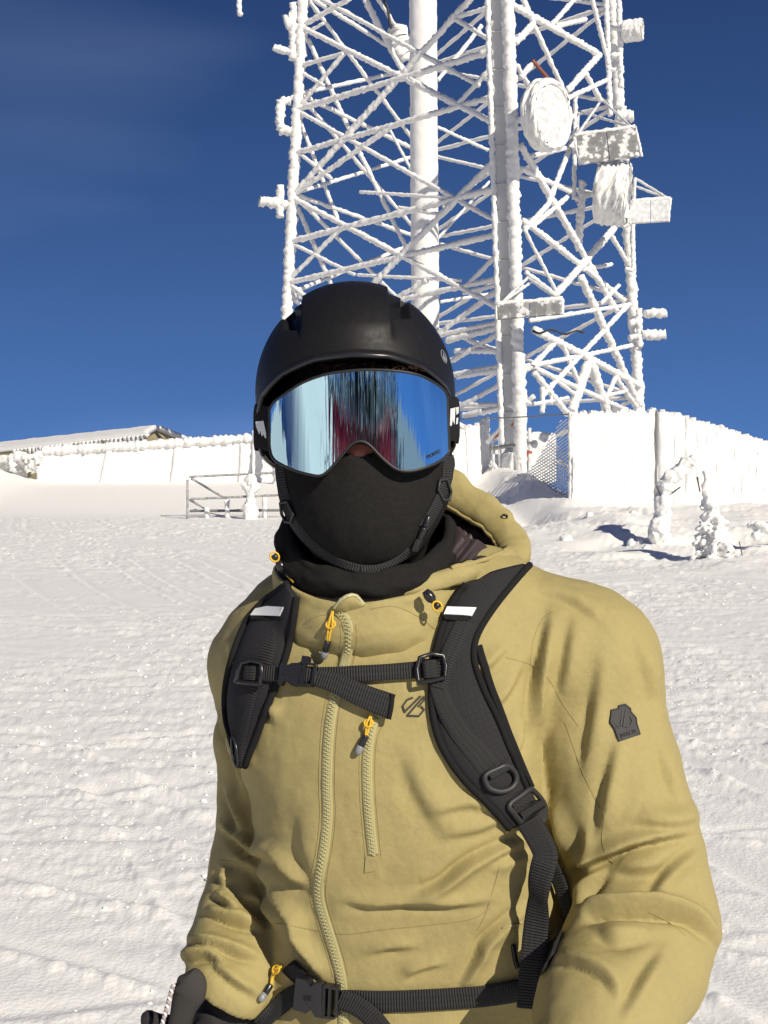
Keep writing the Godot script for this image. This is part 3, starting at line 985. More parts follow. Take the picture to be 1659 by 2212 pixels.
	var lumps := func(list: Array, cell: float, amp: float) -> MB:
		var out := MB.new()
		var lo := Vector3.ONE * 1e9
		var hi := -lo
		for s in list:
			lo = lo.min(s[0] - Vector3.ONE * (s[1] * 1.6)); hi = hi.max(s[0] + Vector3.ONE * (s[1] * 1.6))
		var bs := 0.2
		var hash := {}
		for si in list.size():
			var rr: float = list[si][1] + 0.12
			var c0: Vector3 = (list[si][0] - Vector3.ONE * rr) / bs
			var c1: Vector3 = (list[si][0] + Vector3.ONE * rr) / bs
			for ix in range(floori(c0.x), floori(c1.x) + 1):
				for iy in range(floori(c0.y), floori(c1.y) + 1):
					for iz in range(floori(c0.z), floori(c1.z) + 1):
						var key := Vector3i(ix, iy, iz)
						if not hash.has(key): hash[key] = []
						hash[key].append(si)
		var f := func(p: Vector3) -> float:
			var key := Vector3i(floori(p.x / bs), floori(p.y / bs), floori(p.z / bs))
			if not hash.has(key): return 0.3
			var best := 0.12
			for si in hash[key]:
				best = smin(best, p.distance_to(list[si][0]) - list[si][1], list[si][1] * 0.4)
			return best + amp * sn.get_noise_3dv(p)
		surface_nets(f, lo, hi, cell, out, 1.6)
		return out
	var lp := []
	for s in [[541, 1037, 13], [530, 1050, 9], [550, 1052, 12], [540, 1060, 10], [541, 1085, 11], [536, 1098, 13], [545, 1106, 14], [540, 1116, 15], [541, 1068, 9], [541, 1076, 9]]:
		lp.append([P(s[0], s[1], d - 0.1), s[2] * d / FOC])
	part("snow_lump", lumps.call(lp, 0.035, 0.05), M.rime, t)
	# frosted shrub at the left
	t = thing("frosted_shrub", "frosted bush against the left end of the low wall", "shrub", P(70, 1020, 42.3))
	rng.seed = 12
	lp = []
	for i in 34: lp.append([P(62 + rng.randf_range(-38, 24), 998 + rng.randf_range(-16, 20), 42.3 + rng.randf_range(-0.3, 0.3)), rng.randf_range(0.07, 0.18)])
	part("crown", lumps.call(lp, 0.045, 0.09), M.rime, t)
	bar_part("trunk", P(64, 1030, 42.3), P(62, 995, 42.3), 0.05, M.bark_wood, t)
	# two snow-plastered little spruces and a low shrub
	t = thing("snow_tree", "thin bent snow-plastered sapling in front of the fence", "tree", P(1425, 1165, 22.0))
	lp = []
	rng.seed = 31
	var dd := 22.0
	var spine := catmull([Vector2(1424, 1168), Vector2(1428, 1120), Vector2(1436, 1070), Vector2(1446, 1040), Vector2(1466, 1015), Vector2(1492, 996)], 7)
	for i in spine.size():
		var u := float(i) / spine.size()
		var r := lerpf(17.0, 9.0, u) + rng.randf_range(-3, 5)
		lp.append([P(spine[i].x + rng.randf_range(-7, 7), spine[i].y + rng.randf_range(-5, 5), dd + rng.randf_range(-0.08, 0.08)), r * dd / FOC])
		if i % 2 == 0: lp.append([P(spine[i].x + rng.randf_range(-22, 20) * (1.0 - 0.6 * u), spine[i].y + rng.randf_range(0, 12), dd + rng.randf_range(-0.12, 0.12)), rng.randf_range(5, 9) * dd / FOC])
	part("crown", lumps.call(lp, 0.026, 0.06), M.rime, t)
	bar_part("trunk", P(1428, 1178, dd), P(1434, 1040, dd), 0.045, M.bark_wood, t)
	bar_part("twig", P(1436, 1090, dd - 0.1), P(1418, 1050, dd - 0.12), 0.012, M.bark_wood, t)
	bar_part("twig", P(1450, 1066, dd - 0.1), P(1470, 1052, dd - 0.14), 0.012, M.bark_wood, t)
	t = thing("snow_tree", "stout cone-shaped snow-plastered spruce to the right of the bent sapling", "tree", P(1545, 1208, 20.0))
	dd = 20.0
	lp = []
	for tier in 11:
		var v := (tier + 0.6) / 11.0
		var wid := lerpf(9.0, 54.0, pow(v, 1.15)) * dd / FOC
		var c := P(lerpf(1527, 1547, v), lerpf(1036, 1196, v), dd)
		for bn in 8:
			var an := TAU * (bn + rng.randf_range(-0.3, 0.3)) / 8.0 + tier
			var reach := wid * rng.randf_range(0.75, 1.15)
			for seg in 5:
				var u := (seg + 0.5) / 5.0
				var p := c + Vector3(cos(an), 0, sin(an)) * reach * u + Vector3.DOWN * (0.10 * u * u + 0.02 * rng.randf())
				lp.append([p, lerpf(0.075, 0.032, u) * lerpf(0.6, 1.15, v) * rng.randf_range(0.8, 1.25)])
	for i in 8: lp.append([P(1526 + rng.randf_range(-2, 2), 1020 + i * 9, dd), (6 + i * 0.7) * dd / FOC])
	part("crown", lumps.call(lp, 0.026, 0.06), M.rime, t)
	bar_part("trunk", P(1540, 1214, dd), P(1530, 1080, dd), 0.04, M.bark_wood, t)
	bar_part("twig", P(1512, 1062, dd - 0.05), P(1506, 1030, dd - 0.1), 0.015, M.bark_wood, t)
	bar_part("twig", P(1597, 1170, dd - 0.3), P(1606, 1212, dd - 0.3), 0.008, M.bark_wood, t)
	t = thing("snow_shrub", "low lump of snow-covered shrub at the foot of the long fence", "shrub", P(1648, 1150, 22.0))
	lp = []
	for i in 22: lp.append([P(1650 + rng.randf_range(-28, 30), 1146 + rng.randf_range(-14, 14), 22.0 + rng.randf_range(-0.2, 0.2)), rng.randf_range(6, 11) * 22.0 / FOC])
	part("crown", lumps.call(lp, 0.03, 0.06), M.rime, t)
	# broken clods of snow along the bank below the corner panel
	rng.seed = 88
	for i in 9:
		lp = []
		var cx := rng.randf_range(1140, 1420)
		var cd := rng.randf_range(21.5, 27.0)
		var base := P(cx, 1106, cd)
		base.y = ground_y(base.x, base.z)
		var sz := rng.randf_range(0.05, 0.11)
		for k in 5: lp.append([base + Vector3(rng.randf_range(-1, 1), rng.randf_range(0, 0.5), rng.randf_range(-1, 1)) * sz, sz * rng.randf_range(0.5, 0.9)])
		var o := thing("snow_clod", "broken clod of snow on the bank below the corner fence panel", "snow clod", base, "clods on the snow bank")
		part("clod", lumps.call(lp, 0.03, 0.04), M.snow, o)
# ---------------------------------------------------------------- the skier
const ZB := 3.0            # the depth map holds one cell for 3 x 3 photograph pixels
const ZW := 553
const ZH := 800
var zbuf := PackedFloat32Array()
var zsoft := PackedFloat32Array()
var tor := []              # torso rings: y -> [cx, cz, a, b]
var arms := []             # chains of [point, radius]
const YAW := 0.11
var CUFF := P(486, 2134, 1.44)
var cy_ := cos(YAW)
var sy_ := sin(YAW)
var n_cloth := FastNoiseLite.new()

func torso_tables() -> void:
	# [photo row, centre column, half width, half depth]
	var rows := [[1235, 800, 0.075, 0.060], [1280, 803, 0.105, 0.075], [1330, 812, 0.150, 0.098], [1400, 826, 0.186, 0.122], [1500, 838, 0.192, 0.142], [1600, 846, 0.188, 0.150], [1700, 864, 0.185, 0.152],
		[1800, 882, 0.187, 0.150], [1900, 900, 0.188, 0.146], [2000, 910, 0.189, 0.140], [2100, 906, 0.194, 0.138], [2200, 892, 0.204, 0.142], [2350, 890, 0.205, 0.142], [2700, 890, 0.205, 0.15]]
	var yy := []
	for r in rows: yy.append([1.6 + (CY - r[0]) / FOC * 1.46, (r[1] - CX) / FOC * 1.48, r[2], r[3]])
	yy.reverse()
	for i in 500:
		var y := 0.6 + i * 0.002
		var row := [y]
		for c in [1, 2, 3]:
			row.append(lut(yy.map(func(q): return [q[0], q[c]]), y))
		tor.append(row)
	# smooth the rings
	for it in 12:
		for c in [1, 2, 3]:
			var prev: float = tor[0][c]
			for i in range(1, tor.size() - 1):
				var cur: float = tor[i][c]
				tor[i][c] = (prev + 2.0 * cur + tor[i + 1][c]) * 0.25
				prev = cur
	var left := [[1262, 1428, 1.475, 0.078], [1290, 1600, 1.46, 0.080], [1322, 1740, 1.44, 0.081], [1372, 1845, 1.42, 0.072], [1396, 1985, 1.395, 0.074], [1362, 2082, 1.33, 0.073], [1312, 2172, 1.26, 0.066], [1248, 2320, 1.18, 0.056]]
	var right := [[572, 1455, 1.54, 0.059], [571, 1600, 1.55, 0.058], [574, 1720, 1.55, 0.057], [566, 1820, 1.54, 0.057], [548, 1905, 1.53, 0.054], [528, 2000, 1.50, 0.056], [512, 2080, 1.46, 0.057], [498, 2128, 1.43, 0.053]]
	var sh := [[800, 1330, 1.50, 0.085], [1030, 1345, 1.49, 0.088], [1262, 1428, 1.475, 0.078]]
	var sh2 := [[800, 1330, 1.50, 0.085], [660, 1375, 1.52, 0.080], [572, 1455, 1.54, 0.059]]
	for ch in [left, right, sh, sh2]:
		var c := []
		for q in ch: c.append([P(q[0], q[1], q[2]), q[3]])
		arms.append(c)

var ch_p := PackedVector3Array()
var ch_r := PackedFloat32Array()
var ch_at := PackedInt32Array()
var t_cx := PackedFloat32Array()
var t_a := PackedFloat32Array()
var t_b := PackedFloat32Array()

func pack_tables() -> void:
	for r in tor:
		t_cx.append(r[1]); t_a.append(r[2]); t_b.append(r[3])
	for c in arms:
		ch_at.append(ch_p.size())
		for q in c:
			ch_p.append(q[0]); ch_r.append(q[1])
	ch_at.append(ch_p.size())

func chain_d(p: Vector3, c: int, k: float) -> float:
	var best := 9.0
	for i in range(ch_at[c], ch_at[c + 1] - 1):
		var a := ch_p[i]
		var ab := ch_p[i + 1] - a
		var t := clampf((p - a).dot(ab) / ab.length_squared(), 0.0, 1.0)
		var d := p.distance_to(a + ab * t) - lerpf(ch_r[i], ch_r[i + 1], t)
		var h := k - absf(best - d)
		best = minf(best, d)
		if h > 0.0: best -= h * h / k * 0.25
	return best

func torso_d(p: Vector3) -> float:
	var fi := int(clampf((p.y - 0.6) / 0.002, 0.0, 498.0))
	var x := p.x - t_cx[fi]
	var z := p.z + 1.485
	var lx := x * cy_ + z * sy_
	var lz := z * cy_ - x * sy_
	var a := t_a[fi]
	var b := t_b[fi]
	# a rounded-box section: the front of the chest is flatter than an ellipse
	lx = absf(lx) / a; lz = absf(lz) / b
	var q := pow(lx * lx * sqrt(lx) + lz * lz * sqrt(lz), 0.4)
	if q < 0.2: return -0.1
	var gx := lx * sqrt(lx) / a
	var gz := lz * sqrt(lz) / b
	return maxf((q - 1.0) * q * sqrt(q) / sqrt(gx * gx + gz * gz), p.y - 1.53)

func jacket_d(p: Vector3) -> float:
	var d := torso_d(p)
	if p.y > 1.24:
		d = smin(d, chain_d(p, 2, 0.03), 0.06)
		d = smin(d, chain_d(p, 3, 0.03), 0.06)
	if p.y > 1.44:
		# room for the neck
		d = maxf(d, 0.098 - Vector2(p.x + 0.019, p.z + 1.475).length())
	if p.x > 0.1: d = smin(d, chain_d(p, 0, 0.035), 0.006 + 0.055 * sstep(1.32, 1.43, p.y))
	elif p.x < -0.05: d = smin(d, maxf(chain_d(p, 1, 0.025), (p - CUFF).dot(Vector3(-0.49, -0.87, 0.0))), 0.006 + 0.055 * sstep(1.32, 1.43, p.y))
	return maxf(d, 0.90 - p.y)

# folds: outline points in photograph pixels, width in pixels, height in millimetres
var folds := [
	[[1182, 1335, 1166, 1420, 1150, 1505, 1144, 1570], 16, 5.0], [[1232, 1345, 1216, 1440, 1205, 1500], 18, 2.5], [[1290, 1440, 1272, 1560, 1256, 1660], 22, 3.0],
	[[1325, 1610, 1302, 1715, 1290, 1790], 18, 3.5], [[1242, 1882, 1300, 1856, 1372, 1828, 1490, 1803], 15, 8.0], [[1256, 1992, 1294, 1973, 1412, 1971, 1488, 1989, 1530, 2028], 15, 8.0],
	[[1250, 1962, 1275, 1925, 1304, 1886], 11, 5.0], [[1206, 2078, 1258, 2088, 1304, 2112, 1327, 2150], 18, 4.0], [[1375, 1778, 1440, 1786, 1505, 1776], 22, 4.0],
	[[1420, 1600, 1440, 1680, 1462, 1740], 20, 2.5], [[1370, 1380, 1400, 1470, 1420, 1560], 22, 2.0], [[1255, 1800, 1262, 1850, 1250, 1885], 12, 4.0], [[1420, 2060, 1380, 2120, 1345, 2190], 18, 3.0],
	[[1180, 1740, 1200, 1800, 1215, 1860], 14, 4.0], [[1290, 2010, 1330, 2030, 1400, 2025], 22, 4.0], [[1330, 1880, 1390, 1885, 1440, 1870], 20, 3.0], [[1500, 1830, 1440, 1880, 1400, 1940], 16, 3.5],
	[[1128, 1806, 1017, 1857, 951, 1905, 905, 1924], 12, 5.5], [[1140, 1835, 1060, 1868], 10, 2.5], [[1125, 1958, 1047, 2028, 1030, 2064, 996, 2126], 12, 5.0], [[745, 1950, 803, 1960, 896, 1955, 986, 1958, 1060, 1950], 11, 3.5],
	[[568, 1836, 622, 1893, 655, 1918], 13, 5.0], [[578, 1933, 630, 1984, 645, 2031, 688, 2108], 12, 8.0], [[574, 1525, 585, 1556], 8, 3.0], [[755, 1424, 830, 1384, 880, 1370], 14, 2.0],
	[[880, 2112, 905, 2098, 960, 2085], 12, 3.0], [[800, 2060, 850, 2050, 900, 2050], 14, 2.5], [[930, 1760, 1010, 1745, 1060, 1755], 14, 2.2], [[960, 1810, 1030, 1800, 1090, 1775], 14, 2.2], [[870, 1640, 900, 1720, 950, 1800], 30, 2.2],
	[[640, 1750, 650, 1850, 690, 1930], 30, 2.0], [[1010, 1460, 1060, 1440, 1100, 1400], 14, 2.2], [[1060, 1540, 1100, 1500, 1130, 1440], 14, 2.2], [[1080, 1660, 1120, 1620, 1140, 1560], 12, 3.0],
	[[468, 1535, 494, 1594, 530, 1662], 12, 4.0], [[478, 1560, 506, 1655, 519, 1710], 11, 3.0], [[484, 1712, 508, 1770, 520, 1800], 11, 5.0], [[476, 1792, 516, 1822, 530, 1834, 570, 1858], 13, 8.0],
	[[470, 1880, 476, 1910], 9, 4.0], [[461, 1932, 511, 1977], 11, 5.0], [[445, 1976, 500, 1991, 550, 2007], 11, 6.0], [[415, 2037, 471, 2049, 550, 2075], 11, 6.0], [[402, 2078, 443, 2065, 476, 2075], 10, 6.0], [[453, 2081, 500, 2121, 552, 2154], 10, 4.0],
	[[500, 1860, 540, 1880, 580, 1920], 14, 3.5], [[520, 1940, 560, 1960, 590, 2000], 12, 3.5], [[490, 1400, 500, 1450], 10, 2.5], [[690, 1350, 720, 1345, 745, 1350], 12, 2.0], [[1160, 1280, 1230, 1300, 1290, 1340], 16, 2.5]]

func fold_field() -> Dictionary:
	var grid := {}
	for fi in folds.size():
		var q: Array = folds[fi][0]
		var pts := []
		for i in range(0, q.size(), 2): pts.append(Vector2(q[i], q[i + 1]))
		pts = catmull(pts, 6)
		folds[fi].append(pts)
		var w: float = folds[fi][1] * 3.6
		var seen := {}
		for p in pts:
			for gx in range(floori((p.x - w) / 32.0), floori((p.x + w) / 32.0) + 1):
				for gy in range(floori((p.y - w) / 32.0), floori((p.y + w) / 32.0) + 1):
					var key := Vector2i(gx, gy)
					if seen.has(key): continue
					seen[key] = true
					if not grid.has(key): grid[key] = []
					grid[key].append(fi)
	return grid

func fold_h(q: Vector2, grid: Dictionary) -> float:
	var key := Vector2i(floori(q.x / 32.0), floori(q.y / 32.0))
	if not grid.has(key): return 0.0
	var h := 0.0
	for fi in grid[key]:
		var pts: Array = folds[fi][3]
		var w: float = maxf(folds[fi][1], 13.0)
		var best := 1e9
		var bi := 0
		for i in pts.size():
			var dd := q.distance_squared_to(pts[i])
			if dd < best:
				best = dd; bi = i
		var a: Vector2 = pts[maxi(bi - 1, 0)]
		var b: Vector2 = pts[mini(bi + 1, pts.size() - 1)]
		var dir := (b - a).normalized()
		var rel: Vector2 = q - pts[bi]
		var s := dir.cross(rel)
		var along := dir.dot(rel)
		var u := float(bi) / (pts.size() - 1)
		var taper := sin(PI * clampf(u * 0.86 + 0.07, 0.0, 1.0))
		if bi == 0 or bi == pts.size() - 1: taper *= exp(-pow(along / (w * 1.2), 2.0))
		s /= w
		h += folds[fi][2] * 0.0023 * taper * (lerpf(1.15 * exp(-pow((s + 0.7) / 1.25, 2.0)), -0.95 * exp(-pow(s / 1.0, 2.0)), 0.5 + 0.5 * tanh(s / 0.32)))
	return h

func rasterise(mb: MB) -> void:
	for k in range(0, mb.idx.size(), 3):
		var a := mb.v[mb.idx[k]]; var b := mb.v[mb.idx[k + 1]]; var c := mb.v[mb.idx[k + 2]]
		var da := -a.z; var db := -b.z; var dc := -c.z
		if da < 0.3: continue
		var ax := (CX + a.x / da * FOC) / ZB; var ay := (CY - (a.y - 1.6) / da * FOC) / ZB
		var bx := (CX + b.x / db * FOC) / ZB; var by := (CY - (b.y - 1.6) / db * FOC) / ZB
		var cx := (CX + c.x / dc * FOC) / ZB; var cy := (CY - (c.y - 1.6) / dc * FOC) / ZB
		var det := (by - cy) * (ax - cx) + (cx - bx) * (ay - cy)
		if absf(det) < 1e-6: continue
		var x0 := maxi(0, floori(minf(ax, minf(bx, cx)))); var x1 := mini(ZW - 1, ceili(maxf(ax, maxf(bx, cx))))
		var y0 := maxi(0, floori(minf(ay, minf(by, cy)))); var y1 := mini(ZH - 1, ceili(maxf(ay, maxf(by, cy))))
		for y in range(y0, y1 + 1):
			for x in range(x0, x1 + 1):
				var l1 := ((by - cy) * (x - cx) + (cx - bx) * (y - cy)) / det
				var l2 := ((cy - ay) * (x - cx) + (ax - cx) * (y - cy)) / det
				var l3 := 1.0 - l1 - l2
				if l1 < -0.05 or l2 < -0.05 or l3 < -0.05: continue
				var d := l1 * da + l2 * db + l3 * dc
				var o := y * ZW + x
				if d < zbuf[o]: zbuf[o] = d

func soften() -> void:
	# a blurred copy of the depth map: straps bridge small folds
	var src := zbuf.duplicate()
	for axis in [0, 1, 0, 1]:
		var out := src.duplicate()
		var st := 1 if axis == 0 else ZW
		for y in range(330, 795):
			for x in range(125, 530):
				var o := y * ZW + x
				var here := src[o]
				if here > 8.0: continue
				var s := here
				var n := 1
				for k in [-4, -3, -2, -1, 1, 2, 3, 4]:
					var q: int = o + k * st
					if q < 0 or q >= src.size(): continue
					var v := src[q]
					if absf(v - here) > 0.03: continue
					s += v; n += 1
				out[o] = s / n
		src = out
	zsoft = src

func depth_at(x: float, y: float, soft := false) -> float:
	var fx := clampf(x / ZB, 0.0, ZW - 2.0)
	var fy := clampf(y / ZB, 0.0, ZH - 2.0)
	var ix := int(fx); var iy := int(fy)
	var tx := fx - ix; var ty := fy - iy
	var s := 0.0
	var w := 0.0
	var lo := 9.0
	for j in 2:
		for i in 2:
			var v := zsoft[(iy + j) * ZW + ix + i] if soft else zbuf[(iy + j) * ZW + ix + i]
			if v > 8.0: continue
			lo = minf(lo, v)
	for j in 2:
		for i in 2:
			var v := zsoft[(iy + j) * ZW + ix + i] if soft else zbuf[(iy + j) * ZW + ix + i]
			if v > 8.0 or v > lo + 0.03: continue
			var q := (tx if i else 1.0 - tx) * (ty if j else 1.0 - ty) + 1e-4
			s += v * q; w += q
	if w > 0.0: return s / w
	# off the figure: the nearest covered cell
	for r in range(1, 40):
		for k in range(-r, r + 1):
			for c in [[ix + k, iy - r], [ix + k, iy + r], [ix - r, iy + k], [ix + r, iy + k]]:
				if c[0] < 0 or c[1] < 0 or c[0] >= ZW or c[1] >= ZH: continue
				var v := zbuf[c[1] * ZW + c[0]]
				if v < 8.0: return v
	return 1.45

func at(x: float, y: float, off := 0.0, soft := false) -> Vector3:
	# the point of the figure under a photograph pixel, lifted towards the viewer's side along its normal
	var p := P(x, y, depth_at(x, y, soft))
	if off == 0.0: return p
	return p + nrm(x, y) * off

func nrm(x: float, y: float) -> Vector3:
	var e := 15.0
	var d0 := depth_at(x, y, true)
	var dx0 := depth_at(x - e, y, true); var dx1 := depth_at(x + e, y, true)
	var dy0 := depth_at(x, y - e, true); var dy1 := depth_at(x, y + e, true)
	for v in [dx0, dx1, dy0, dy1]:
		pass
	if absf(dx0 - d0) > 0.05: dx0 = d0
	if absf(dx1 - d0) > 0.05: dx1 = d0
	if absf(dy0 - d0) > 0.05: dy0 = d0
	if absf(dy1 - d0) > 0.05: dy1 = d0
	var tx := P(x + e, y, dx1) - P(x - e, y, dx0)
	var ty := P(x, y - e, dy0) - P(x, y + e, dy1)
	return tx.cross(ty).normalized()

func v2(q: Array) -> Array:
	var out := []
	for i in range(0, q.size(), 2): out.append(Vector2(q[i], q[i + 1]))
	return out

func resample(pts: Array, n: int) -> Array:
	var len := [0.0]
	for i in range(1, pts.size()): len.append(len[-1] + pts[i].distance_to(pts[i - 1]))
	var out := []
	var j := 0
	for i in n:
		var s: float = len[-1] * i / (n - 1)
		while j < pts.size() - 2 and len[j + 1] < s: j += 1
		var t: float = (s - len[j]) / maxf(len[j + 1] - len[j], 1e-9)
		out.append(pts[j].lerp(pts[j + 1], clampf(t, 0.0, 1.0)))
	return out

func slab(rows: Array, normal_rows: Array, thick: float, puff := 0.0) -> MB:
	# rows of points across a strap become a solid strip with rounded edges
	var mb := MB.new()
	var n: int = rows.size()
	var c: int = rows[0].size()
	var ring := c * 2
	var run := 0.0
	for i in n:
		if i > 0: run += rows[i][c / 2].distance_to(rows[i - 1][c / 2])
		var wid: float = rows[i][0].distance_to(rows[i][c - 1])
		for k in c:
			var t := 2.0 * k / (c - 1) - 1.0
			var edge := sqrt(maxf(0.0, 1.0 - pow(absf(t), 6.0)))
			mb.add(rows[i][k] + normal_rows[i][k] * (thick * (0.35 + 0.65 * edge) + puff * (1.0 - t * t)), Vector2(wid * k / (c - 1), run))
		for k in range(c - 1, -1, -1):
			mb.add(rows[i][k] - normal_rows[i][k] * 0.001, Vector2(wid * k / (c - 1), run))
	for i in n - 1:
		for k in ring:
			var k2 := (k + 1) % ring
			mb.quad(i * ring + k, (i + 1) * ring + k, (i + 1) * ring + k2, i * ring + k2)
	for e in [0, n - 1]:
		for k in c - 1:
			var a: int = e * ring + k
			var b: int = e * ring + ring - 1 - k
			if e == 0: mb.quad(a, a + 1, b - 1, b)
			else: mb.quad(a, b, b - 1, a + 1)
	# turn the strip inside out if its top faces the wrong way
	var mid := c / 2
	var face := (mb.v[ring + mid] - mb.v[mid]).cross(mb.v[mid + 1] - mb.v[mid])
	if face.dot(normal_rows[0][mid]) < 0.0:
		for q in range(0, mb.idx.size(), 3):
			var w := mb.idx[q + 1]
			mb.idx[q + 1] = mb.idx[q + 2]; mb.idx[q + 2] = w
	return mb

func strap_edges(le: Array, re: Array, off: float, thick: float, puff := 0.0, n := 60, c := 9) -> MB:
	# a strap lying on the figure, given by its two edges in photograph pixels
	var L := resample(catmull(v2(le), 8), n)
	var R := resample(catmull(v2(re), 8), n)
	var rows := []
	var nr := []
	for i in n:
		var row := []
		var nn := []
		for k in c:
			var q: Vector2 = L[i].lerp(R[i], float(k) / (c - 1))
			row.append(at(q.x, q.y, off, true))
			nn.append(nrm(q.x, q.y))
		rows.append(row); nr.append(nn)
	# even out along the strap
	for it in 3:
		for k in c:
			for i in range(1, n - 1): rows[i][k] = (rows[i - 1][k] + rows[i][k] * 2.0 + rows[i + 1][k]) * 0.25
	return slab(rows, nr, thick, puff)

func strap_line(line: Array, half: float, off: float, thick: float, puff := 0.0, n := 50, c := 7, ends := []) -> MB:
	var L := []
	var R := []
	var pts := resample(catmull(v2(line), 8), n)
	for i in n:
		var a: Vector2 = pts[maxi(i - 1, 0)]
		var b: Vector2 = pts[mini(i + 1, n - 1)]
		var s := (b - a).normalized().orthogonal()
		var h: float = half if ends.is_empty() else lerpf(ends[0], ends[1], float(i) / (n - 1))
		for z in [[L, -1.0], [R, 1.0]]:
			var q: Vector2 = pts[i] + s * h * z[1]
			z[0].append(q.x); z[0].append(q.y)
	# orientation: left edge first when running downwards
	return strap_edges(R, L, off, thick, puff, n, c)

func free_band(line: Array, depth: Array, half: float, thick: float, n := 50, twist := []) -> MB:
	# webbing that hangs free: pixels with distances of its own
	var pts := resample(catmull(v2(line), 8), n)
	var rows := []
	var nr := []
	for i in n:
		var u := float(i) / (n - 1)
		var di := u * (depth.size() - 1)
		var d: float = lerpf(depth[int(di)], depth[mini(int(di) + 1, depth.size() - 1)], di - int(di))
		var p := P(pts[i].x, pts[i].y, d)
		var a: Vector2 = pts[maxi(i - 1, 0)]
		var b: Vector2 = pts[mini(i + 1, n - 1)]
		var dir := Vector3(b.x - a.x, a.y - b.y, 0).normalized()
		var side := dir.cross(Vector3(0, 0, 1)).normalized()
		if not twist.is_empty(): side = side.rotated(dir, lerpf(twist[int(u * (twist.size() - 1))], twist[mini(int(u * (twist.size() - 1)) + 1, twist.size() - 1)], u * (twist.size() - 1) - int(u * (twist.size() - 1))))
		var no := side.cross(dir).normalized()
		if no.z < 0: no = -no
		var w := half * d / FOC
		var row := []
		var nn := []
		for k in 7:
			row.append(p - side * w * (k / 3.0 - 1.0)); nn.append(no)
		rows.append(row); nr.append(nn)
	return slab(rows, nr, thick)

func plate(poly: Array, off: float, thick: float) -> MB:
	# a flat outline laid on the figure: emblem, patch, print
	var pts := PackedVector2Array()
	var q := v2(poly)
	for i in q.size():
		for k in 3: pts.append(q[i].lerp(q[(i + 1) % q.size()], k / 3.0))
	var c := Vector2.ZERO
	for p in pts: c += p / pts.size()
	var n := nrm(c.x, c.y)
	var t := Geometry2D.triangulate_polygon(pts)
	var mb := MB.new()
	for lay in 2:
		for p in pts: mb.add(at(p.x, p.y, 0.0, true) + n * (off + thick if lay == 0 else off - 0.004), p * 0.001)
	for k in range(0, t.size(), 3):
		var a := t[k]; var b := t[k + 1]; var d := t[k + 2]
		if (pts[b] - pts[a]).cross(pts[d] - pts[a]) > 0.0: mb.tri(a, d, b)
		else: mb.tri(a, b, d)
	var m := pts.size()
	var area := 0.0
	for i in m: area += pts[i].cross(pts[(i + 1) % m])
	for i in m:
		var j := (i + 1) % m
		if area < 0.0: mb.flat_quad(mb.v[m + i], mb.v[m + j], mb.v[j], mb.v[i])
		else: mb.flat_quad(mb.v[m + j], mb.v[m + i], mb.v[i], mb.v[j])
	return mb

func stroke(line: Array, w: float, off: float, thick: float) -> MB:
	var pts := v2(line)
	var l := []
	var r := []
	for i in pts.size():
		var a: Vector2 = pts[maxi(i - 1, 0)]
		var b: Vector2 = pts[mini(i + 1, pts.size() - 1)]
		var s := (b - a).normalized().orthogonal() * w * 0.5
		l.append(pts[i] + s); r.append(pts[i] - s)
	r.reverse()
	var flat := []
	for p in l + r: flat.append(p.x); flat.append(p.y)
	return plate(flat, off, thick)

func loop_tube(poly: Array, off: float, r: float, mb: MB, closed := true, per := 4) -> void:
	var pts := []
	for q in catmull(v2(poly), per, closed): pts.append(at(q.x, q.y, 0.0, true) + nrm(q.x, q.y) * off)
	tube(mb, pts, r, 8, 0.0, closed)

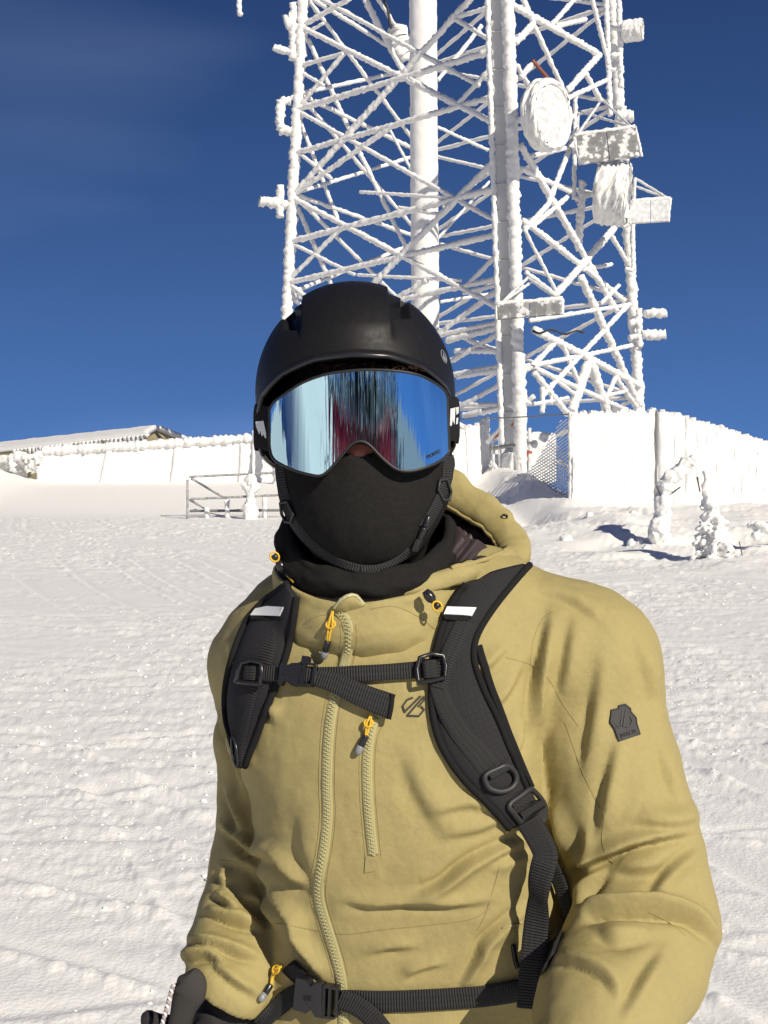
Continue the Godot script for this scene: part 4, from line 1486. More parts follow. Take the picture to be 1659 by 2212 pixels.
func person_materials() -> void:
	var cloth := mat(Color.WHITE, 0.72)
	cloth.albedo_texture = noise_tex(51, 0.035, 512, false, 4.0, ramp2(lin(0.355, 0.297, 0.128), lin(0.400, 0.338, 0.152)), 5)
	cloth.normal_enabled = true
	cloth.normal_texture = noise_tex(52, 0.02, 512, true, 9.0, null, 6)
	cloth.normal_scale = 0.22
	cloth.metallic_specular = 0.3
	tri_map(cloth, 7.0)
	M.cloth = cloth
	var trim := mat(lin(0.42, 0.40, 0.20), 0.6)
	M.zip_tape = trim
	trim.albedo_color = lin(0.40, 0.36, 0.17)
	M.zip_teeth = mat(lin(0.50, 0.48, 0.27), 0.4)
	M.lining = mat(lin(0.045, 0.032, 0.036), 0.55)
	var fleece := mat(Color.WHITE, 0.95)
	fleece.albedo_texture = noise_tex(61, 0.05, 256, false, 4.0, ramp2(lin(0.016, 0.0157, 0.0157), lin(0.024, 0.0228, 0.022)))
	fleece.normal_enabled = true
	fleece.normal_texture = noise_tex(62, 0.2, 256, true, 3.0)
	fleece.normal_scale = 0.25
	fleece.metallic_specular = 0.15
	tri_map(fleece, 9.0)
	M.fleece = fleece
	var web := mat(lin(0.036, 0.036, 0.037), 0.75)
	web.metallic_specular = 0.3
	web.normal_enabled = true
	web.normal_texture = bump_tex("rib", 4.0)
	web.normal_scale = 1.0
	web.uv1_scale = Vector3(20, 20, 20)
	M.web = web
	var pad := mat(lin(0.033, 0.032, 0.036), 0.8)
	pad.metallic_specular = 0.3
	pad.normal_enabled = true
	pad.normal_texture = bump_tex("ripstop", 5.0)
	pad.normal_scale = 1.0
	pad.uv1_scale = Vector3(38, 38, 38)
	M.pad = pad
	M.edge_tape = mat(lin(0.018, 0.018, 0.019), 0.9)
	M.edge_tape.metallic_specular = 0.2
	M.plastic = mat(lin(0.018, 0.0185, 0.022), 0.27)
	M.dull_plastic = mat(lin(0.028, 0.028, 0.03), 0.5)
	M.seam = mat(lin(0.29, 0.235, 0.10), 0.8)
	M.frame = mat(lin(0.014, 0.014, 0.015), 0.5)
	M.white_tab = mat(lin(0.82, 0.83, 0.84), 0.5)
	M.cord = mat(lin(0.75, 0.47, 0.035), 0.6)
	M.grey_tip = mat(lin(0.24, 0.25, 0.27), 0.35)
	M.patch = mat(lin(0.036, 0.037, 0.040), 0.7)
	M.print = mat(lin(0.030, 0.028, 0.020), 0.6)
	var shell := mat(lin(0.010, 0.010, 0.011), 0.5)
	shell.metallic_specular = 0.35
	shell.normal_enabled = true
	shell.normal_texture = noise_tex(71, 0.1, 256, true, 1.0)
	shell.normal_scale = 0.12
	tri_map(shell, 12.0)
	shell.roughness = 1.0
	shell.roughness_texture = noise_tex(72, 0.03, 256, false, 1.0, ramp2(Color(0.42, 0.42, 0.42), Color(0.62, 0.62, 0.62)), 5)
	M.shell = shell
	M.foam = mat(lin(0.010, 0.010, 0.010), 0.95)
	M.skin = mat(lin(0.45, 0.17, 0.12), 0.5)
	M.hair = mat(lin(0.07, 0.035, 0.018), 0.6)
	var lens := mat(Color(0.62, 0.82, 0.98), 0.03, 1.0)
	lens.albedo_color = lin(0.52, 0.79, 0.95)
	# drips and smears run down the lens
	var im := Image.create(512, 64, false, Image.FORMAT_RGB8)
	var nn := FastNoiseLite.new(); nn.seed = 8; nn.frequency = 0.09; nn.fractal_octaves = 4
	for y in 64:
		for x in 512:
			var v := 0.5 + 0.5 * nn.get_noise_2d(x, y * 0.10)
			im.set_pixel(x, y, Color(v, v, v))
	im.bump_map_to_normal_map(3.0)
	lens.normal_enabled = true
	lens.normal_texture = ImageTexture.create_from_image(im)
	lens.normal_scale = 0.12
	M.lens = lens
	M.glove = mat(lin(0.022, 0.020, 0.022), 0.85)
	M.grip = mat(lin(0.055, 0.052, 0.05), 0.85)
	M.grip.metallic_specular = 0.2
	M.trousers = mat(lin(0.03, 0.03, 0.033), 0.8)
	M.boot = mat(lin(0.05, 0.05, 0.055), 0.35)

func relax(mb: MB) -> void:
	var sum := PackedVector3Array(); sum.resize(mb.v.size())
	var cnt := PackedInt32Array(); cnt.resize(mb.v.size())
	for k in range(0, mb.idx.size(), 3):
		var a := mb.idx[k]; var b := mb.idx[k + 1]; var c := mb.idx[k + 2]
		var t := mb.v[a] + mb.v[b] + mb.v[c]
		sum[a] += t; sum[b] += t; sum[c] += t
		cnt[a] += 3; cnt[b] += 3; cnt[c] += 3
	for i in mb.v.size():
		if cnt[i] > 0: mb.v[i] = mb.v[i].lerp(sum[i] / cnt[i], 0.75)

func build_jacket(who: Node3D) -> Node3D:
	torso_tables()
	pack_tables()
	n_cloth.seed = 15; n_cloth.frequency = 1.0; n_cloth.fractal_octaves = 3
	var mb := MB.new()
	surface_nets(jacket_d, Vector3(-0.27, 0.89, -1.68), Vector3(0.39, 1.56, -1.10), 0.0037, mb, 1.3)
	mb.normals()
	var grid := fold_field()
	for i in mb.v.size():
		var p := mb.v[i]
		var nn := mb.n[i]
		var h := 0.004 * n_cloth.get_noise_3d(p.x * 5.0 + 7.0, p.y * 5.0, p.z * 5.0) + 0.0018 * n_cloth.get_noise_3d(p.x * 9.0, p.y * 16.0, p.z * 9.0) + 0.0009 * n_cloth.get_noise_3d(p.x * 40.0, p.y * 28.0, p.z * 40.0)
		if nn.z > -0.25: h += fold_h(px(p), grid) * sstep(-0.25, 0.15, nn.z)
		mb.v[i] = p + nn * h
	relax(mb)
	mb.n = PackedVector3Array()
	mb.normals()
	zbuf.resize(ZW * ZH); zbuf.fill(9.0)
	rasterise(mb)
	return part("jacket", mb, M.cloth, who)
# ---------------------------------------------------------------- head, helmet, goggles
const HC := Vector3(-0.0348, 1.7447, -1.470)
const ROLL := 0.045

func cones_d(p: Vector3, list: Array, k: float) -> float:
	var best := 9.0
	for c in list: best = smin(best, cone_d(p, c[0], c[1], c[2], c[3]), k)
	return best

var head_cones := []
var leg_cones := []

func head_d(p: Vector3) -> float:
	return cones_d(p, head_cones, 0.03)

func body_d(p: Vector3) -> float:
	var d := 9.0
	if p.y > 1.38: d = head_d(p) + 0.0035
	if p.y > 1.44 and p.y < 1.72:
		d = minf(d, cone_d(p, P(776, 925, 1.375), P(776, 990, 1.357), 0.010, 0.0140))
	if p.y > 0.78 and p.y < 1.56: d = smin(d, torso_d(p) + 0.03, 0.02)
	if p.y > 1.3: d = smin(d, chain_d(p, 2, 0.03) + 0.03, 0.03)
	if p.y < 1.02: d = smin(d, cones_d(p, leg_cones, 0.04) + 0.014, 0.05)
	return d

func build_body(who: Node3D) -> void:
	head_cones = [[P(785, 860, 1.475), P(786, 1000, 1.462), 0.098, 0.100], [P(787, 1000, 1.452), P(788, 1070, 1.432), 0.096, 0.088], [P(788, 1070, 1.432), P(790, 1116, 1.408), 0.088, 0.063],
		[P(776, 1000, 1.375), P(777, 1035, 1.378), 0.022, 0.026], [P(790, 1110, 1.50), P(797, 1330, 1.505), 0.070, 0.082]]
	var cx := 0.055
	for s in [-1.0, 1.0]:
		leg_cones.append([Vector3(cx + 0.085 * s, 0.88, -1.49), Vector3(cx + 0.10 * s, 0.50, -1.46), 0.105, 0.078])
		leg_cones.append([Vector3(cx + 0.10 * s, 0.50, -1.46), Vector3(cx + 0.11 * s, 0.16, -1.51), 0.078, 0.068])
	leg_cones.append([Vector3(cx - 0.06, 0.92, -1.49), Vector3(cx + 0.06, 0.92, -1.49), 0.125, 0.125])
	var mb := MB.new()
	surface_nets(body_d, Vector3(-0.25, 0.06, -1.72), Vector3(0.30, 1.86, -1.28), 0.0085, mb, 1.4)
	part("body", mb, M.skin, who)
	mb = MB.new()
	surface_nets(func(p): return maxf(cones_d(p, leg_cones, 0.04) - 0.004, p.y - 1.0), Vector3(-0.22, 0.04, -1.68), Vector3(0.32, 1.02, -1.28), 0.014, mb, 1.4)
	part("trousers", mb, M.trousers, who)
	for s in [-1.0, 1.0]:
		var x: float = cx + 0.11 * s
		var gy := ground_y(x, -1.45) - 0.01
		var bl := [[Vector3(x, 0.30, -1.52), Vector3(x, gy + 0.06, -1.51), 0.072, 0.066], [Vector3(x, gy + 0.055, -1.54), Vector3(x + 0.03 * s, gy + 0.045, -1.30), 0.056, 0.048]]
		mb = MB.new()
		surface_nets(func(p): return maxf(cones_d(p, bl, 0.03), gy - p.y), Vector3(x - 0.13, gy - 0.03, -1.64), Vector3(x + 0.13, 0.40, -1.22), 0.012, mb, 1.4)
		part("ski_boot", mb, M.boot, who)
	# fleece balaclava, open over the nose
	mb = MB.new()
	var hole := P(775, 958, 1.362)
	surface_nets(func(p): return maxf(head_d(p) - 0.002 - 0.0015 * n_cloth.get_noise_3d(p.x * 30.0, p.y * 12.0, p.z * 30.0), 0.0235 - p.distance_to(hole)), Vector3(-0.17, 1.44, -1.62), Vector3(0.12, 1.80, -1.31), 0.004, mb, 1.3)
	part("balaclava", mb, M.fleece, who)
	rasterise(mb)
	# loose neck gaiter
	mb = MB.new()
	var nu := 120
	var prof := [[0.0, 0.0], [0.18, 0.004], [0.34, 0.012], [0.46, 0.006], [0.58, 0.011], [0.72, 0.013], [0.84, 0.009], [0.94, 0.006], [1.0, 0.0], [0.985, -0.006], [0.9, -0.008], [0.7, -0.008], [0.4, -0.010]]
	var dense := catmull(prof.map(func(q): return Vector2(q[0], q[1])), 4)
	for q in dense:
		for i in nu:
			var a := TAU * i / nu
			var s := sin(a)
			var c := cos(a)
			var front := sstep(-0.1, 1.0, c)
			var rim := lerpf(1.590, 1.535, front) + (0.006 if s < 0 else 0.006) * absf(s)
			var bot := lerpf(1.49, 1.472, front)
			var wob: float = 0.005 * n_cloth.get_noise_3d(s * 1.4, q.x * 2.2 + s * 0.8, c * 1.4) + 0.0014 * n_cloth.get_noise_3d(s * 4.0 + 4.0, q.x * 6.0 + s * 3.0, c * 4.0)
			var y: float = lerpf(bot, rim, q.x) + 0.006 * n_cloth.get_noise_2d(s * 2.0, c * 2.0) * q.x
			var r: float = q.y + wob
			mb.add(Vector3(-0.0192 + (0.1005 + r) * s, y, -1.474 + (0.106 + r) * c))
	for j in dense.size() - 1:
		for i in nu:
			var i2 := (i + 1) % nu
			mb.quad(j * nu + i, j * nu + i2, (j + 1) * nu + i2, (j + 1) * nu + i)
	part("neck_gaiter", mb, M.fleece, who)
	rasterise(mb)
	# hair under the helmet brim
	rng.seed = 6
	mb = MB.new()
	for i in 90:
		var x := rng.randf_range(700, 905)
		var y := 795.0 + absf(x - 790.0) * 0.06
		var p := P(x, y, 1.37)
		var dx := rng.randf_range(-16, 24)
		var pts := [p, P(x + dx * 0.4, y - rng.randf_range(2, 10), 1.352), P(x + dx, y - rng.randf_range(-4, 14), 1.347)]
		tube(mb, catmull(pts, 3), [0.0006, 0.0006, 0.0006, 0.0005, 0.0005, 0.0004, 0.0003], 4)
	var h := part("hair", mb, M.hair, who)
	h.set_meta("kind", "stuff")

func hel(az: float, el: float, off := 0.0) -> Vector3:
	var ch := cos(el) if el >= 0.0 else cos(el * 0.45)
	var y := 0.1305 * sin(el) if el >= 0.0 else 0.115 * sin(el)
	var x := 0.1215 * ch * sin(az)
	var z := 0.142 * ch * cos(az)
	var v := Vector3(x, y, z)
	v += Vector3(x / 0.0148, y / 0.0181, z / 0.0202).normalized() * off
	return HC + v.rotated(Vector3(0, 0, 1), ROLL)

func hel_edge(az: float) -> float:
	var a := absf(wrapf(az, -PI, PI))
	return lut([[0.0, 0.235], [0.35, 0.215], [0.7, 0.13], [1.05, -0.02], [1.3, -0.28], [1.6, -0.62], [2.0, -0.8], [3.2, -0.9]], a)

func build_helmet() -> void:
	var t := thing("helmet", "matte black ski helmet worn by the skier", "helmet", HC)
	var mb := MB.new()
	var nu := 260
	var nv := 120
	for j in nv + 1:
		var v := float(j) / nv
		for i in nu:
			var az := TAU * i / nu - PI
			var e := hel_edge(az)
			var el := lerpf(e, PI * 0.5, v)
			var p := hel(az, el)
			var q := px(p)
			var off := 0.0
			# raised crown plate with two stepped sides
			var lift := sstep(1.7, 1.9, cos(az) + 1.0 + 0.9) # front half only
			var side := sstep(650.0, 657.0, q.x + (q.y - 660.0) * 0.05) * (1.0 - sstep(836.0, 844.0, q.x - (q.y - 650.0) * 0.12))
			var fade := 1.0 - sstep(700.0, 745.0, q.y)
			off += 0.0042 * side * fade
			off -= 0.0025 * (1.0 - side) * (1.0 - sstep(690.0, 740.0, q.y)) * sstep(60.0, 0.0, minf(absf(q.x - 650.0), absf(q.x - 842.0)))
			# two front vents
			if cos(az) > 0.0:
				for w in [[630.0, 688.0, 21.0, 24.0], [864.0, 664.0, 20.0, 22.0]]:
					var m := maxf(absf(q.x - w[0] - (q.y - w[1]) * 0.15) / w[2], absf(q.y - w[1]) / w[3])
					off -= 0.011 * (1.0 - sstep(0.72, 1.05, m))
			# lip along the rim
			off += 0.0028 * (1.0 - sstep(0.0, 0.035, v))
			mb.add(hel(az, el, off), Vector2(float(i) / nu, v))
	for j in nv:
		for i in nu:
			var i2 := (i + 1) % nu
			mb.quad(j * nu + i, j * nu + i2, (j + 1) * nu + i2, (j + 1) * nu + i)
	part("shell", mb, M.shell, t)
	# padded inside
	mb = MB.new()
	for j in 13:
		for i in nu:
			var az := TAU * i / nu - PI
			var e := hel_edge(az)
			mb.add(hel(az, lerpf(e, e + 0.6, j / 12.0), -0.002 - 0.012 * sin(minf(1.0, j / 4.0) * PI * 0.5) - 0.002 * j / 12.0))
	for j in 12:
		for i in nu:
			var i2 := (i + 1) % nu
			mb.quad(j * nu + i, (j + 1) * nu + i, (j + 1) * nu + i2, j * nu + i2)
	part("liner", mb, M.foam, t)
	mb = MB.new()
	var pts := []
	for i in nu:
		var az := TAU * i / nu - PI
		pts.append(hel(az, hel_edge(az) - 0.012, 0.0005))
	tube(mb, pts, 0.0034, 8, 0.0, true)
	part("rim_trim", mb, M.plastic, t)
	# chin straps, sliders and buckle
	part("chin_strap", strap_line([606, 1000, 609, 1032, 618, 1075, 632, 1120, 668, 1168, 720, 1208, 775, 1228, 820, 1228], 9.5, 0.0014, 0.0014, 0.0, 60, 5), M.web, t)
	part("chin_strap", strap_line([966, 985, 966, 1010, 960, 1050, 944, 1085, 928, 1115, 912, 1140], 11, 0.0020, 0.0014, 0.0, 40, 5), M.web, t)
	part("chin_strap", strap_line([972, 990, 974, 1010, 968, 1040, 954, 1068], 7, 0.0012, 0.0012, 0.0, 30, 5), M.web, t)
	part("chin_strap", strap_line([884, 1186, 870, 1200, 845, 1216, 815, 1226, 780, 1230], 8, 0.0022, 0.0014, 0.0, 30, 5), M.web, t)
	for sl in [[612, 1086, 628, 1082, 640, 1110, 634, 1124, 622, 1122, 612, 1104], [944, 1036, 958, 1034, 970, 1060, 966, 1078, 950, 1078, 940, 1056]]:
		mb = MB.new()
		loop_tube(sl, 0.0042, 0.0020, mb, true, 1)
		part("chin_slider", mb, M.dull_plastic, t)
	for bu in [[918, 1112, 908, 1136, 0.0042, 0.0052], [910, 1136, 898, 1162, 0.0060, 0.0050], [900, 1158, 888, 1186, 0.0056, 0.0064]]:
		mb = MB.new()
		var ba := at(bu[0], bu[1], 0.005, true)
		var bb := at(bu[2], bu[3], 0.005, true)
		tube(mb, [ba, ba.lerp(bb, 0.15), ba.lerp(bb, 0.85), bb], [bu[4] * 0.6, bu[4], bu[5], bu[5] * 0.6], 10, 0.0, false, 0.7)
		part("chin_buckle", mb, M.plastic, t)
	# round emblem at the side of the brim
	var spot := Vector2(958, 770)
	var ez := 0.0
	var best := Vector3.ZERO
	var bd := 1e9
	var bn := Vector3.ZERO
	for i in 60:
		for j in 40:
			var az := 0.7 + i * 0.014
			var el := 0.0 + j * 0.012
			var p := hel(az, el)
			var dd := px(p).distance_to(spot)
			if dd < bd:
				bd = dd; best = p
				bn = (hel(az, el, 0.01) - p).normalized()
	var ex := Vector3.UP.cross(bn).normalized()
	var xf := Transform3D(Basis(ex, bn.cross(ex), bn), best + bn * 0.0006)
	mb = MB.new()
	pts = []
	for i in 28: pts.append(xf * (Vector3(cos(TAU * i / 28.0), sin(TAU * i / 28.0), 0) * 0.0078))
	tube(mb, pts, 0.0006, 6, 0.0, true)
	var em := part("emblem_ring", mb, M.grey_tip, t)
	mb = MB.new()
	prism(mb, PackedVector2Array([Vector2(-0.0062, -0.003), Vector2(-0.002, 0.001), Vector2(0.0005, 0.0058), Vector2(0.002, 0.001), Vector2(0.005, -0.0035), Vector2(0.002, -0.0062), Vector2(-0.003, -0.006)]), xf, 0.0006)
	part("emblem_mountain", mb, M.grey_tip, t)

func lens_pt(x: float, y: float, off := 0.0) -> Vector3:
	# the goggle lens is a wide cylinder that leans a little with the head
	var df := 1.327 - off
	var c := P(777, 905, 1.33)
	var d := df
	var p := P(x, y, d)
	for it in 6:
		var dx := (p.x - c.x) + (p.y - c.y) * 0.05
		d = df + dx * dx / 1.2 + 350.0 * dx * dx * dx * dx - (p.y - c.y) * 0.055
		p = P(x, y, d)
	return p

func build_goggles() -> void:
	var t := thing("ski_goggles", "ski goggles with blue mirror lens and black strap worn by the skier", "goggles", P(777, 900, 1.36))
	var top := [[583, 886], [590, 872], [605, 859], [650, 829], [700, 810], [740, 803], [790, 799], [850, 801], [900, 809], [935, 825], [958, 842], [966, 856]]
	var bot := [[583, 962], [588, 984], [600, 998], [640, 1017], [680, 1027], [694, 1027], [707, 1019], [722, 1003], [738, 984], [752, 967], [764, 957], [778, 953], [792, 957], [804, 967], [822, 986], [842, 1004], [858, 1014], [878, 1018], [905, 1014], [940, 1001], [960, 988], [970, 976]]
	var ltop := catmull(top.map(func(q): return Vector2(q[0], q[1])), 6)
	var lbot := catmull(bot.map(func(q): return Vector2(q[0], q[1])), 6)
	var T := func(x: float) -> float: return lut(ltop.map(func(q): return [q.x, q.y]), x)
	var Bt := func(x: float) -> float: return lut(lbot.map(func(q): return [q.x, q.y]), x)
	var mb := MB.new()
	var nx := 96
	var ny := 36
	for j in ny + 1:
		for i in nx + 1:
			var x := lerpf(583.5, 969.5, 0.5 - 0.5 * cos(PI * i / nx))
			var xt := minf(x, 966.0)
			var y: float = lerpf(T.call(xt), Bt.call(x), float(j) / ny)
			mb.add(lens_pt(x, y), Vector2((x - 583.0) / 387.0, (y - 800.0) / 230.0))
	for j in ny:
		for i in nx:
			var a := j * (nx + 1) + i
			mb.quad(a, a + nx + 1, a + nx + 2, a + 1)
	var lens := part("lens", mb, M.lens, t)
	# frame rim and soft body behind it
	var loop := ltop.duplicate()
	var rb := lbot.duplicate()
	rb.reverse()
	loop += rb
	loop = resample(loop + [loop[0]], 150)
	loop.pop_back()
	var rim := []
	for q in loop: rim.append(lens_pt(q.x, q.y, -0.001))
	mb = MB.new()
	tube(mb, rim, 0.0019, 8, 0.0, true)
	part("frame", mb, M.frame, t)
	mb = MB.new()
	var cen := Vector2(777, 905)
	for k in 5:
		for q in loop:
			var s: float = [1.012, 1.022, 1.015, 0.985, 0.94][k]
			var w: Vector2 = cen + (q - cen) * s
			if q.y > 940 and absf(q.x - 778) < 70: w = q + Vector2(0, -6.0 * (k - 1))
			var base := lens_pt(q.x, q.y)
			var p := P(w.x, w.y, -base.z + [0.001, 0.010, 0.022, 0.032, 0.040][k])
			mb.add(p)
	var m := loop.size()
	for k in 4:
		for i in m:
			var i2 := (i + 1) % m
			mb.quad(k * m + i, k * m + i2, (k + 1) * m + i2, (k + 1) * m + i)
	part("frame_body", mb, M.edge_tape, t)
	# elastic strap round the helmet
	var rows := []
	var nr := []
	var half := 0.0262
	var kept := {}
	for s in [-1.0, 1.0]:
		rows = []; nr = []
		var start := lens_pt(585, 928) if s < 0 else lens_pt(968, 902)
		var path := [start + Vector3(-0.001 * s, 0, -0.012)]
		for i in 15:
			var az: float = s * lerpf(1.22, PI, i / 14.0)
			var e := -0.30
			var p := hel(az, e, 0.0035)
			p.y = HC.y - 0.039 + sin(ROLL) * (p.x - HC.x) * 0.8 + 0.03 * sstep(1.6, PI, absf(az))
			path.append(p)
		path = catmull(path, 3)
		for i in path.size():
			var a: Vector3 = path[maxi(i - 1, 0)]
			var b: Vector3 = path[mini(i + 1, path.size() - 1)]
			var dir := (b - a).normalized()
			var no: Vector3 = (dir.cross(Vector3.UP) * -s).normalized()
			if no.dot(path[i] - HC) < 0: no = -no
			var upv := Vector3(0, 1, 0)
			var row := []
			var nn := []
			for k in 7:
				row.append(path[i] + upv * half * (1.0 - k / 3.0) * (1.0 if s < 0 else 1.0)); nn.append(no)
			if s > 0: row.reverse()
			rows.append(row); nr.append(nn)
		part("strap", slab(rows, nr, 0.0018), M.edge_tape, t)
		kept[s] = [rows, nr]
	# white lettering fragments on the strap
	var marks := [
		[-1.0, [[552, 911, 569, 909, 577, 947, 572, 946, 569, 938, 566, 943, 562, 931, 560, 939, 556, 929, 553, 922]]],
		[1.0, [[973, 883, 984, 880, 982, 917, 978, 907, 976, 919, 972, 920], [985, 880, 991, 879, 991, 892, 986, 896], [986, 903, 990, 902, 989, 915, 985, 917]]]]
	for mk in marks:
		var c := P(563, 928, 1.43) if mk[0] < 0 else P(981, 900, 1.43)
		var spot := px(c)
		# find the strap under the mark
		var best := Vector3.ZERO
		var bd := 1e9
		var no := Vector3.ZERO
		for i in kept[mk[0]][0].size():
			var p: Vector3 = kept[mk[0]][0][i][3]
			if p.z < -1.45: continue
			var dd := absf(px(p).x - spot.x)
			if dd < bd:
				bd = dd; no = kept[mk[0]][1][i][3]; best = p + no * 0.0022
		if mk[0] < 0.0:
			no = (no + Vector3(0, 0, 0.6)).normalized()
			best += Vector3(0, 0, 0.004)
		for poly in mk[1]:
			mb = MB.new()
			var idx := []
			var pp := PackedVector2Array()
			for q in v2(poly):
				pp.append(q)
			var tr := Geometry2D.triangulate_polygon(pp)
			for q in pp: mb.add(on_plane(q.x, q.y, best + no * 0.001, no))
			for k in range(0, tr.size(), 3):
				var a := tr[k]; var b := tr[k + 1]; var d := tr[k + 2]
				if (pp[b] - pp[a]).cross(pp[d] - pp[a]) > 0.0: mb.tri(a, d, b)
				else: mb.tri(a, b, d)
			part("strap_lettering", mb, M.white_tab, t)
	var tm := TextMesh.new()
	tm.text = "MONTEC"
	tm.font_size = 16; tm.pixel_size = 0.00034; tm.depth = 0.0002
	var o := MeshInstance3D.new()
	o.name = "lens_lettering"
	o.mesh = tm
	o.material_override = M.dull_plastic
	lens.add_child(o)
	var lp := lens_pt(938, 980, 0.0006)
	var lx := (lens_pt(946, 976) - lens_pt(930, 984)).normalized()
	var ly := (lens_pt(936, 976) - lens_pt(940, 985)).normalized()
	ly = (ly - lx * ly.dot(lx)).normalized()
	o.position = lp
	o.basis = Basis(lx, ly, lx.cross(ly))

# ---------------------------------------------------------------- jacket details
func build_jacket_details(jk: Node3D) -> void:
	# stand-up collar
	var mb := MB.new()
	var nu := 120
	var dense := catmull([Vector2(-0.5, -0.006), Vector2(-0.1, 0.010), Vector2(0.3, 0.014), Vector2(0.7, 0.012), Vector2(0.95, 0.011), Vector2(1.0, 0.007), Vector2(0.93, 0.003), Vector2(0.5, 0.002), Vector2(0.0, -0.002)], 4)
	for q in dense:
		for i in nu:
			var a := TAU * i / nu - PI
			var s := sin(a)
			var c := cos(a)
			var rim := lut([[-3.2, 1.55], [-1.6, 1.535], [-1.0, 1.517], [-0.55, 1.502], [-0.2, 1.496], [0.1, 1.500], [0.5, 1.508], [0.9, 1.530], [1.6, 1.55], [3.2, 1.55]], a)
			var bot := 1.455
			var r: float = q.y + 0.003 * n_cloth.get_noise_3d(s * 3.0, q.x * 3.0, c * 3.0)
			mb.add(Vector3(-0.0185 + (0.106 + r) * s, lerpf(bot, rim, q.x), -1.474 + (0.112 + r) * c))
	for j in dense.size() - 1:
		for i in nu:
			var i2 := (i + 1) % nu
			mb.quad(j * nu + i, j * nu + i2, (j + 1) * nu + i2, (j + 1) * nu + i)
	part("collar", mb, M.cloth, jk)
	rasterise(mb)
	# hood lying on the shoulder: a rolled rim round a dark opening
	var hp := [
		[940, 1030, 1.59, 0.022], [1004, 1080, 1.58, 0.023], [1050, 1108, 1.57, 0.022], [1086, 1145, 1.555, 0.021], [1108, 1180, 1.535, 0.021], [1112, 1202, 1.505, 0.019], [1086, 1217, 1.465, 0.015],
		[1035, 1233, 1.425, 0.013], [985, 1244, 1.40, 0.0125], [935, 1257, 1.385, 0.0115], [890, 1272, 1.378, 0.010], [840, 1284, 1.375, 0.007]]
	var pts := []
	var rad := []
	var hv := catmull(hp.map(func(q): return Vector3(q[0], q[1], q[2] * 1000.0)), 7)
	var hr := catmull(hp.map(func(q): return q[3]), 7)
	for i in hv.size():
		pts.append(P(hv[i].x, hv[i].y, hv[i].z / 1000.0))
		rad.append(hr[i] * (1.0 + 0.14 * n_cloth.get_noise_1d(i * 0.21)))
	mb = MB.new()
	tube(mb, pts, rad, 30, 0.0, false, 0.62, Vector3(0, 0, 1))
	for i in mb.v.size(): mb.v[i] += Vector3(1, 1, 1) * 0.0045 * n_cloth.get_noise_3dv(mb.v[i] * 13.0)
	part("hood", mb, M.cloth, jk)
	rasterise(mb)
	# stitched hem along the opening
	var hem := []
	for i in range(2, pts.size() - 20):
		var dirp: Vector3 = (pts[i + 1] - pts[i - 1]).normalized()
		var sd := dirp.cross(Vector3(0, 0, 1)).normalized()
		hem.append(pts[i] + sd * rad[i] * 0.86 + Vector3(0, 0, 0.006))
	mb = MB.new()
	tube(mb, hem, 0.0030, 7)
	part("hood_hem", mb, M.cloth, jk)
	# lining: folds inside the opening, running down to the neck
	mb = MB.new()
	var inner := []
	for i in range(0, pts.size() - 16): inner.append(pts[i])
	var goal := [P(940, 1120, 1.56), P(985, 1205, 1.46)]
	var nj := 16
	for j in nj + 1:
		var v := float(j) / nj
		for i in inner.size():
			var u := float(i) / (inner.size() - 1)
			var g: Vector3 = goal[0].lerp(goal[1], u)
			var p: Vector3 = inner[i].lerp(g, v)
			p.z -= 0.055 * sin(PI * v) * (1.0 - u * 0.6)
			p += Vector3(0, 1, 0.6) * 0.010 * n_cloth.get_noise_2d(u * 9.0, v * 5.0) * sin(PI * v)
			mb.add(p)
	for j in nj:
		for i in inner.size() - 1:
			var a := j * inner.size() + i
			mb.quad(a, a + 1, a + inner.size() + 1, a + inner.size())
	part("hood_lining", mb, M.lining, jk)
	# crumpled lining flap showing at the lip
	mb = MB.new()
	var fl := [[962, 1150, 1.45], [985, 1135, 1.46], [1005, 1170, 1.445], [1030, 1165, 1.455], [1062, 1190, 1.462], [1075, 1212, 1.458]]
	var fl2 := [[955, 1196, 1.425], [966, 1214, 1.418], [975, 1222, 1.416], [1005, 1210, 1.425], [1040, 1208, 1.435], [1060, 1208, 1.45]]
	var c1 := catmull(fl.map(func(q): return P(q[0], q[1], q[2])), 5)
	var c2 := catmull(fl2.map(func(q): return P(q[0], q[1], q[2])), 5)
	for j in 9:
		for i in c1.size():
			var p: Vector3 = c1[i].lerp(c2[i], j / 8.0)
			p += Vector3(0, 0, 1) * 0.006 * sin(i * 0.9 + j * 0.3)
			mb.add(p)
	for j in 8:
		for i in c1.size() - 1:
			var a := j * c1.size() + i
			mb.quad(a, a + c1.size(), a + c1.size() + 1, a + 1)
	part("lining_fold", mb, M.lining, jk)
	soften()

func zip_line(line: Array, jk: Node3D, called: String) -> void:
	part(called + "_tape", strap_line(line, 11.5, 0.0004, 0.0012, 0.0, 90, 7), M.zip_tape, jk)
	var pts := resample(catmull(v2(line), 8), 2)
	var total := 0.0
	var dense := catmull(v2(line), 8)
	for i in dense.size() - 1: total += dense[i].distance_to(dense[i + 1])
	var n := int(total / 4.0)
	pts = resample(dense, n)
	var mb := MB.new()
	for i in n:
		var a: Vector2 = pts[maxi(i - 1, 0)]
		var b: Vector2 = pts[mini(i + 1, n - 1)]
		var d := (b - a).normalized()
		var s := d.orthogonal() * (2.4 if i % 2 else -2.4)
		var q: Vector2 = pts[i] + s
		var no := nrm(q.x, q.y)
		var p := at(q.x, q.y, 0.0, true) + no * 0.0021
		var y := Vector3(d.x, -d.y, 0).normalized()
		var x := y.cross(no).normalized()
		cbox(mb, Transform3D(Basis(x, no.cross(x), no), p), Vector3(0.0034, 0.0014, 0.0020), 0.0003)
	var o := part(called + "_teeth", mb, M.zip_teeth, jk)
	o.set_meta("kind", "stuff")

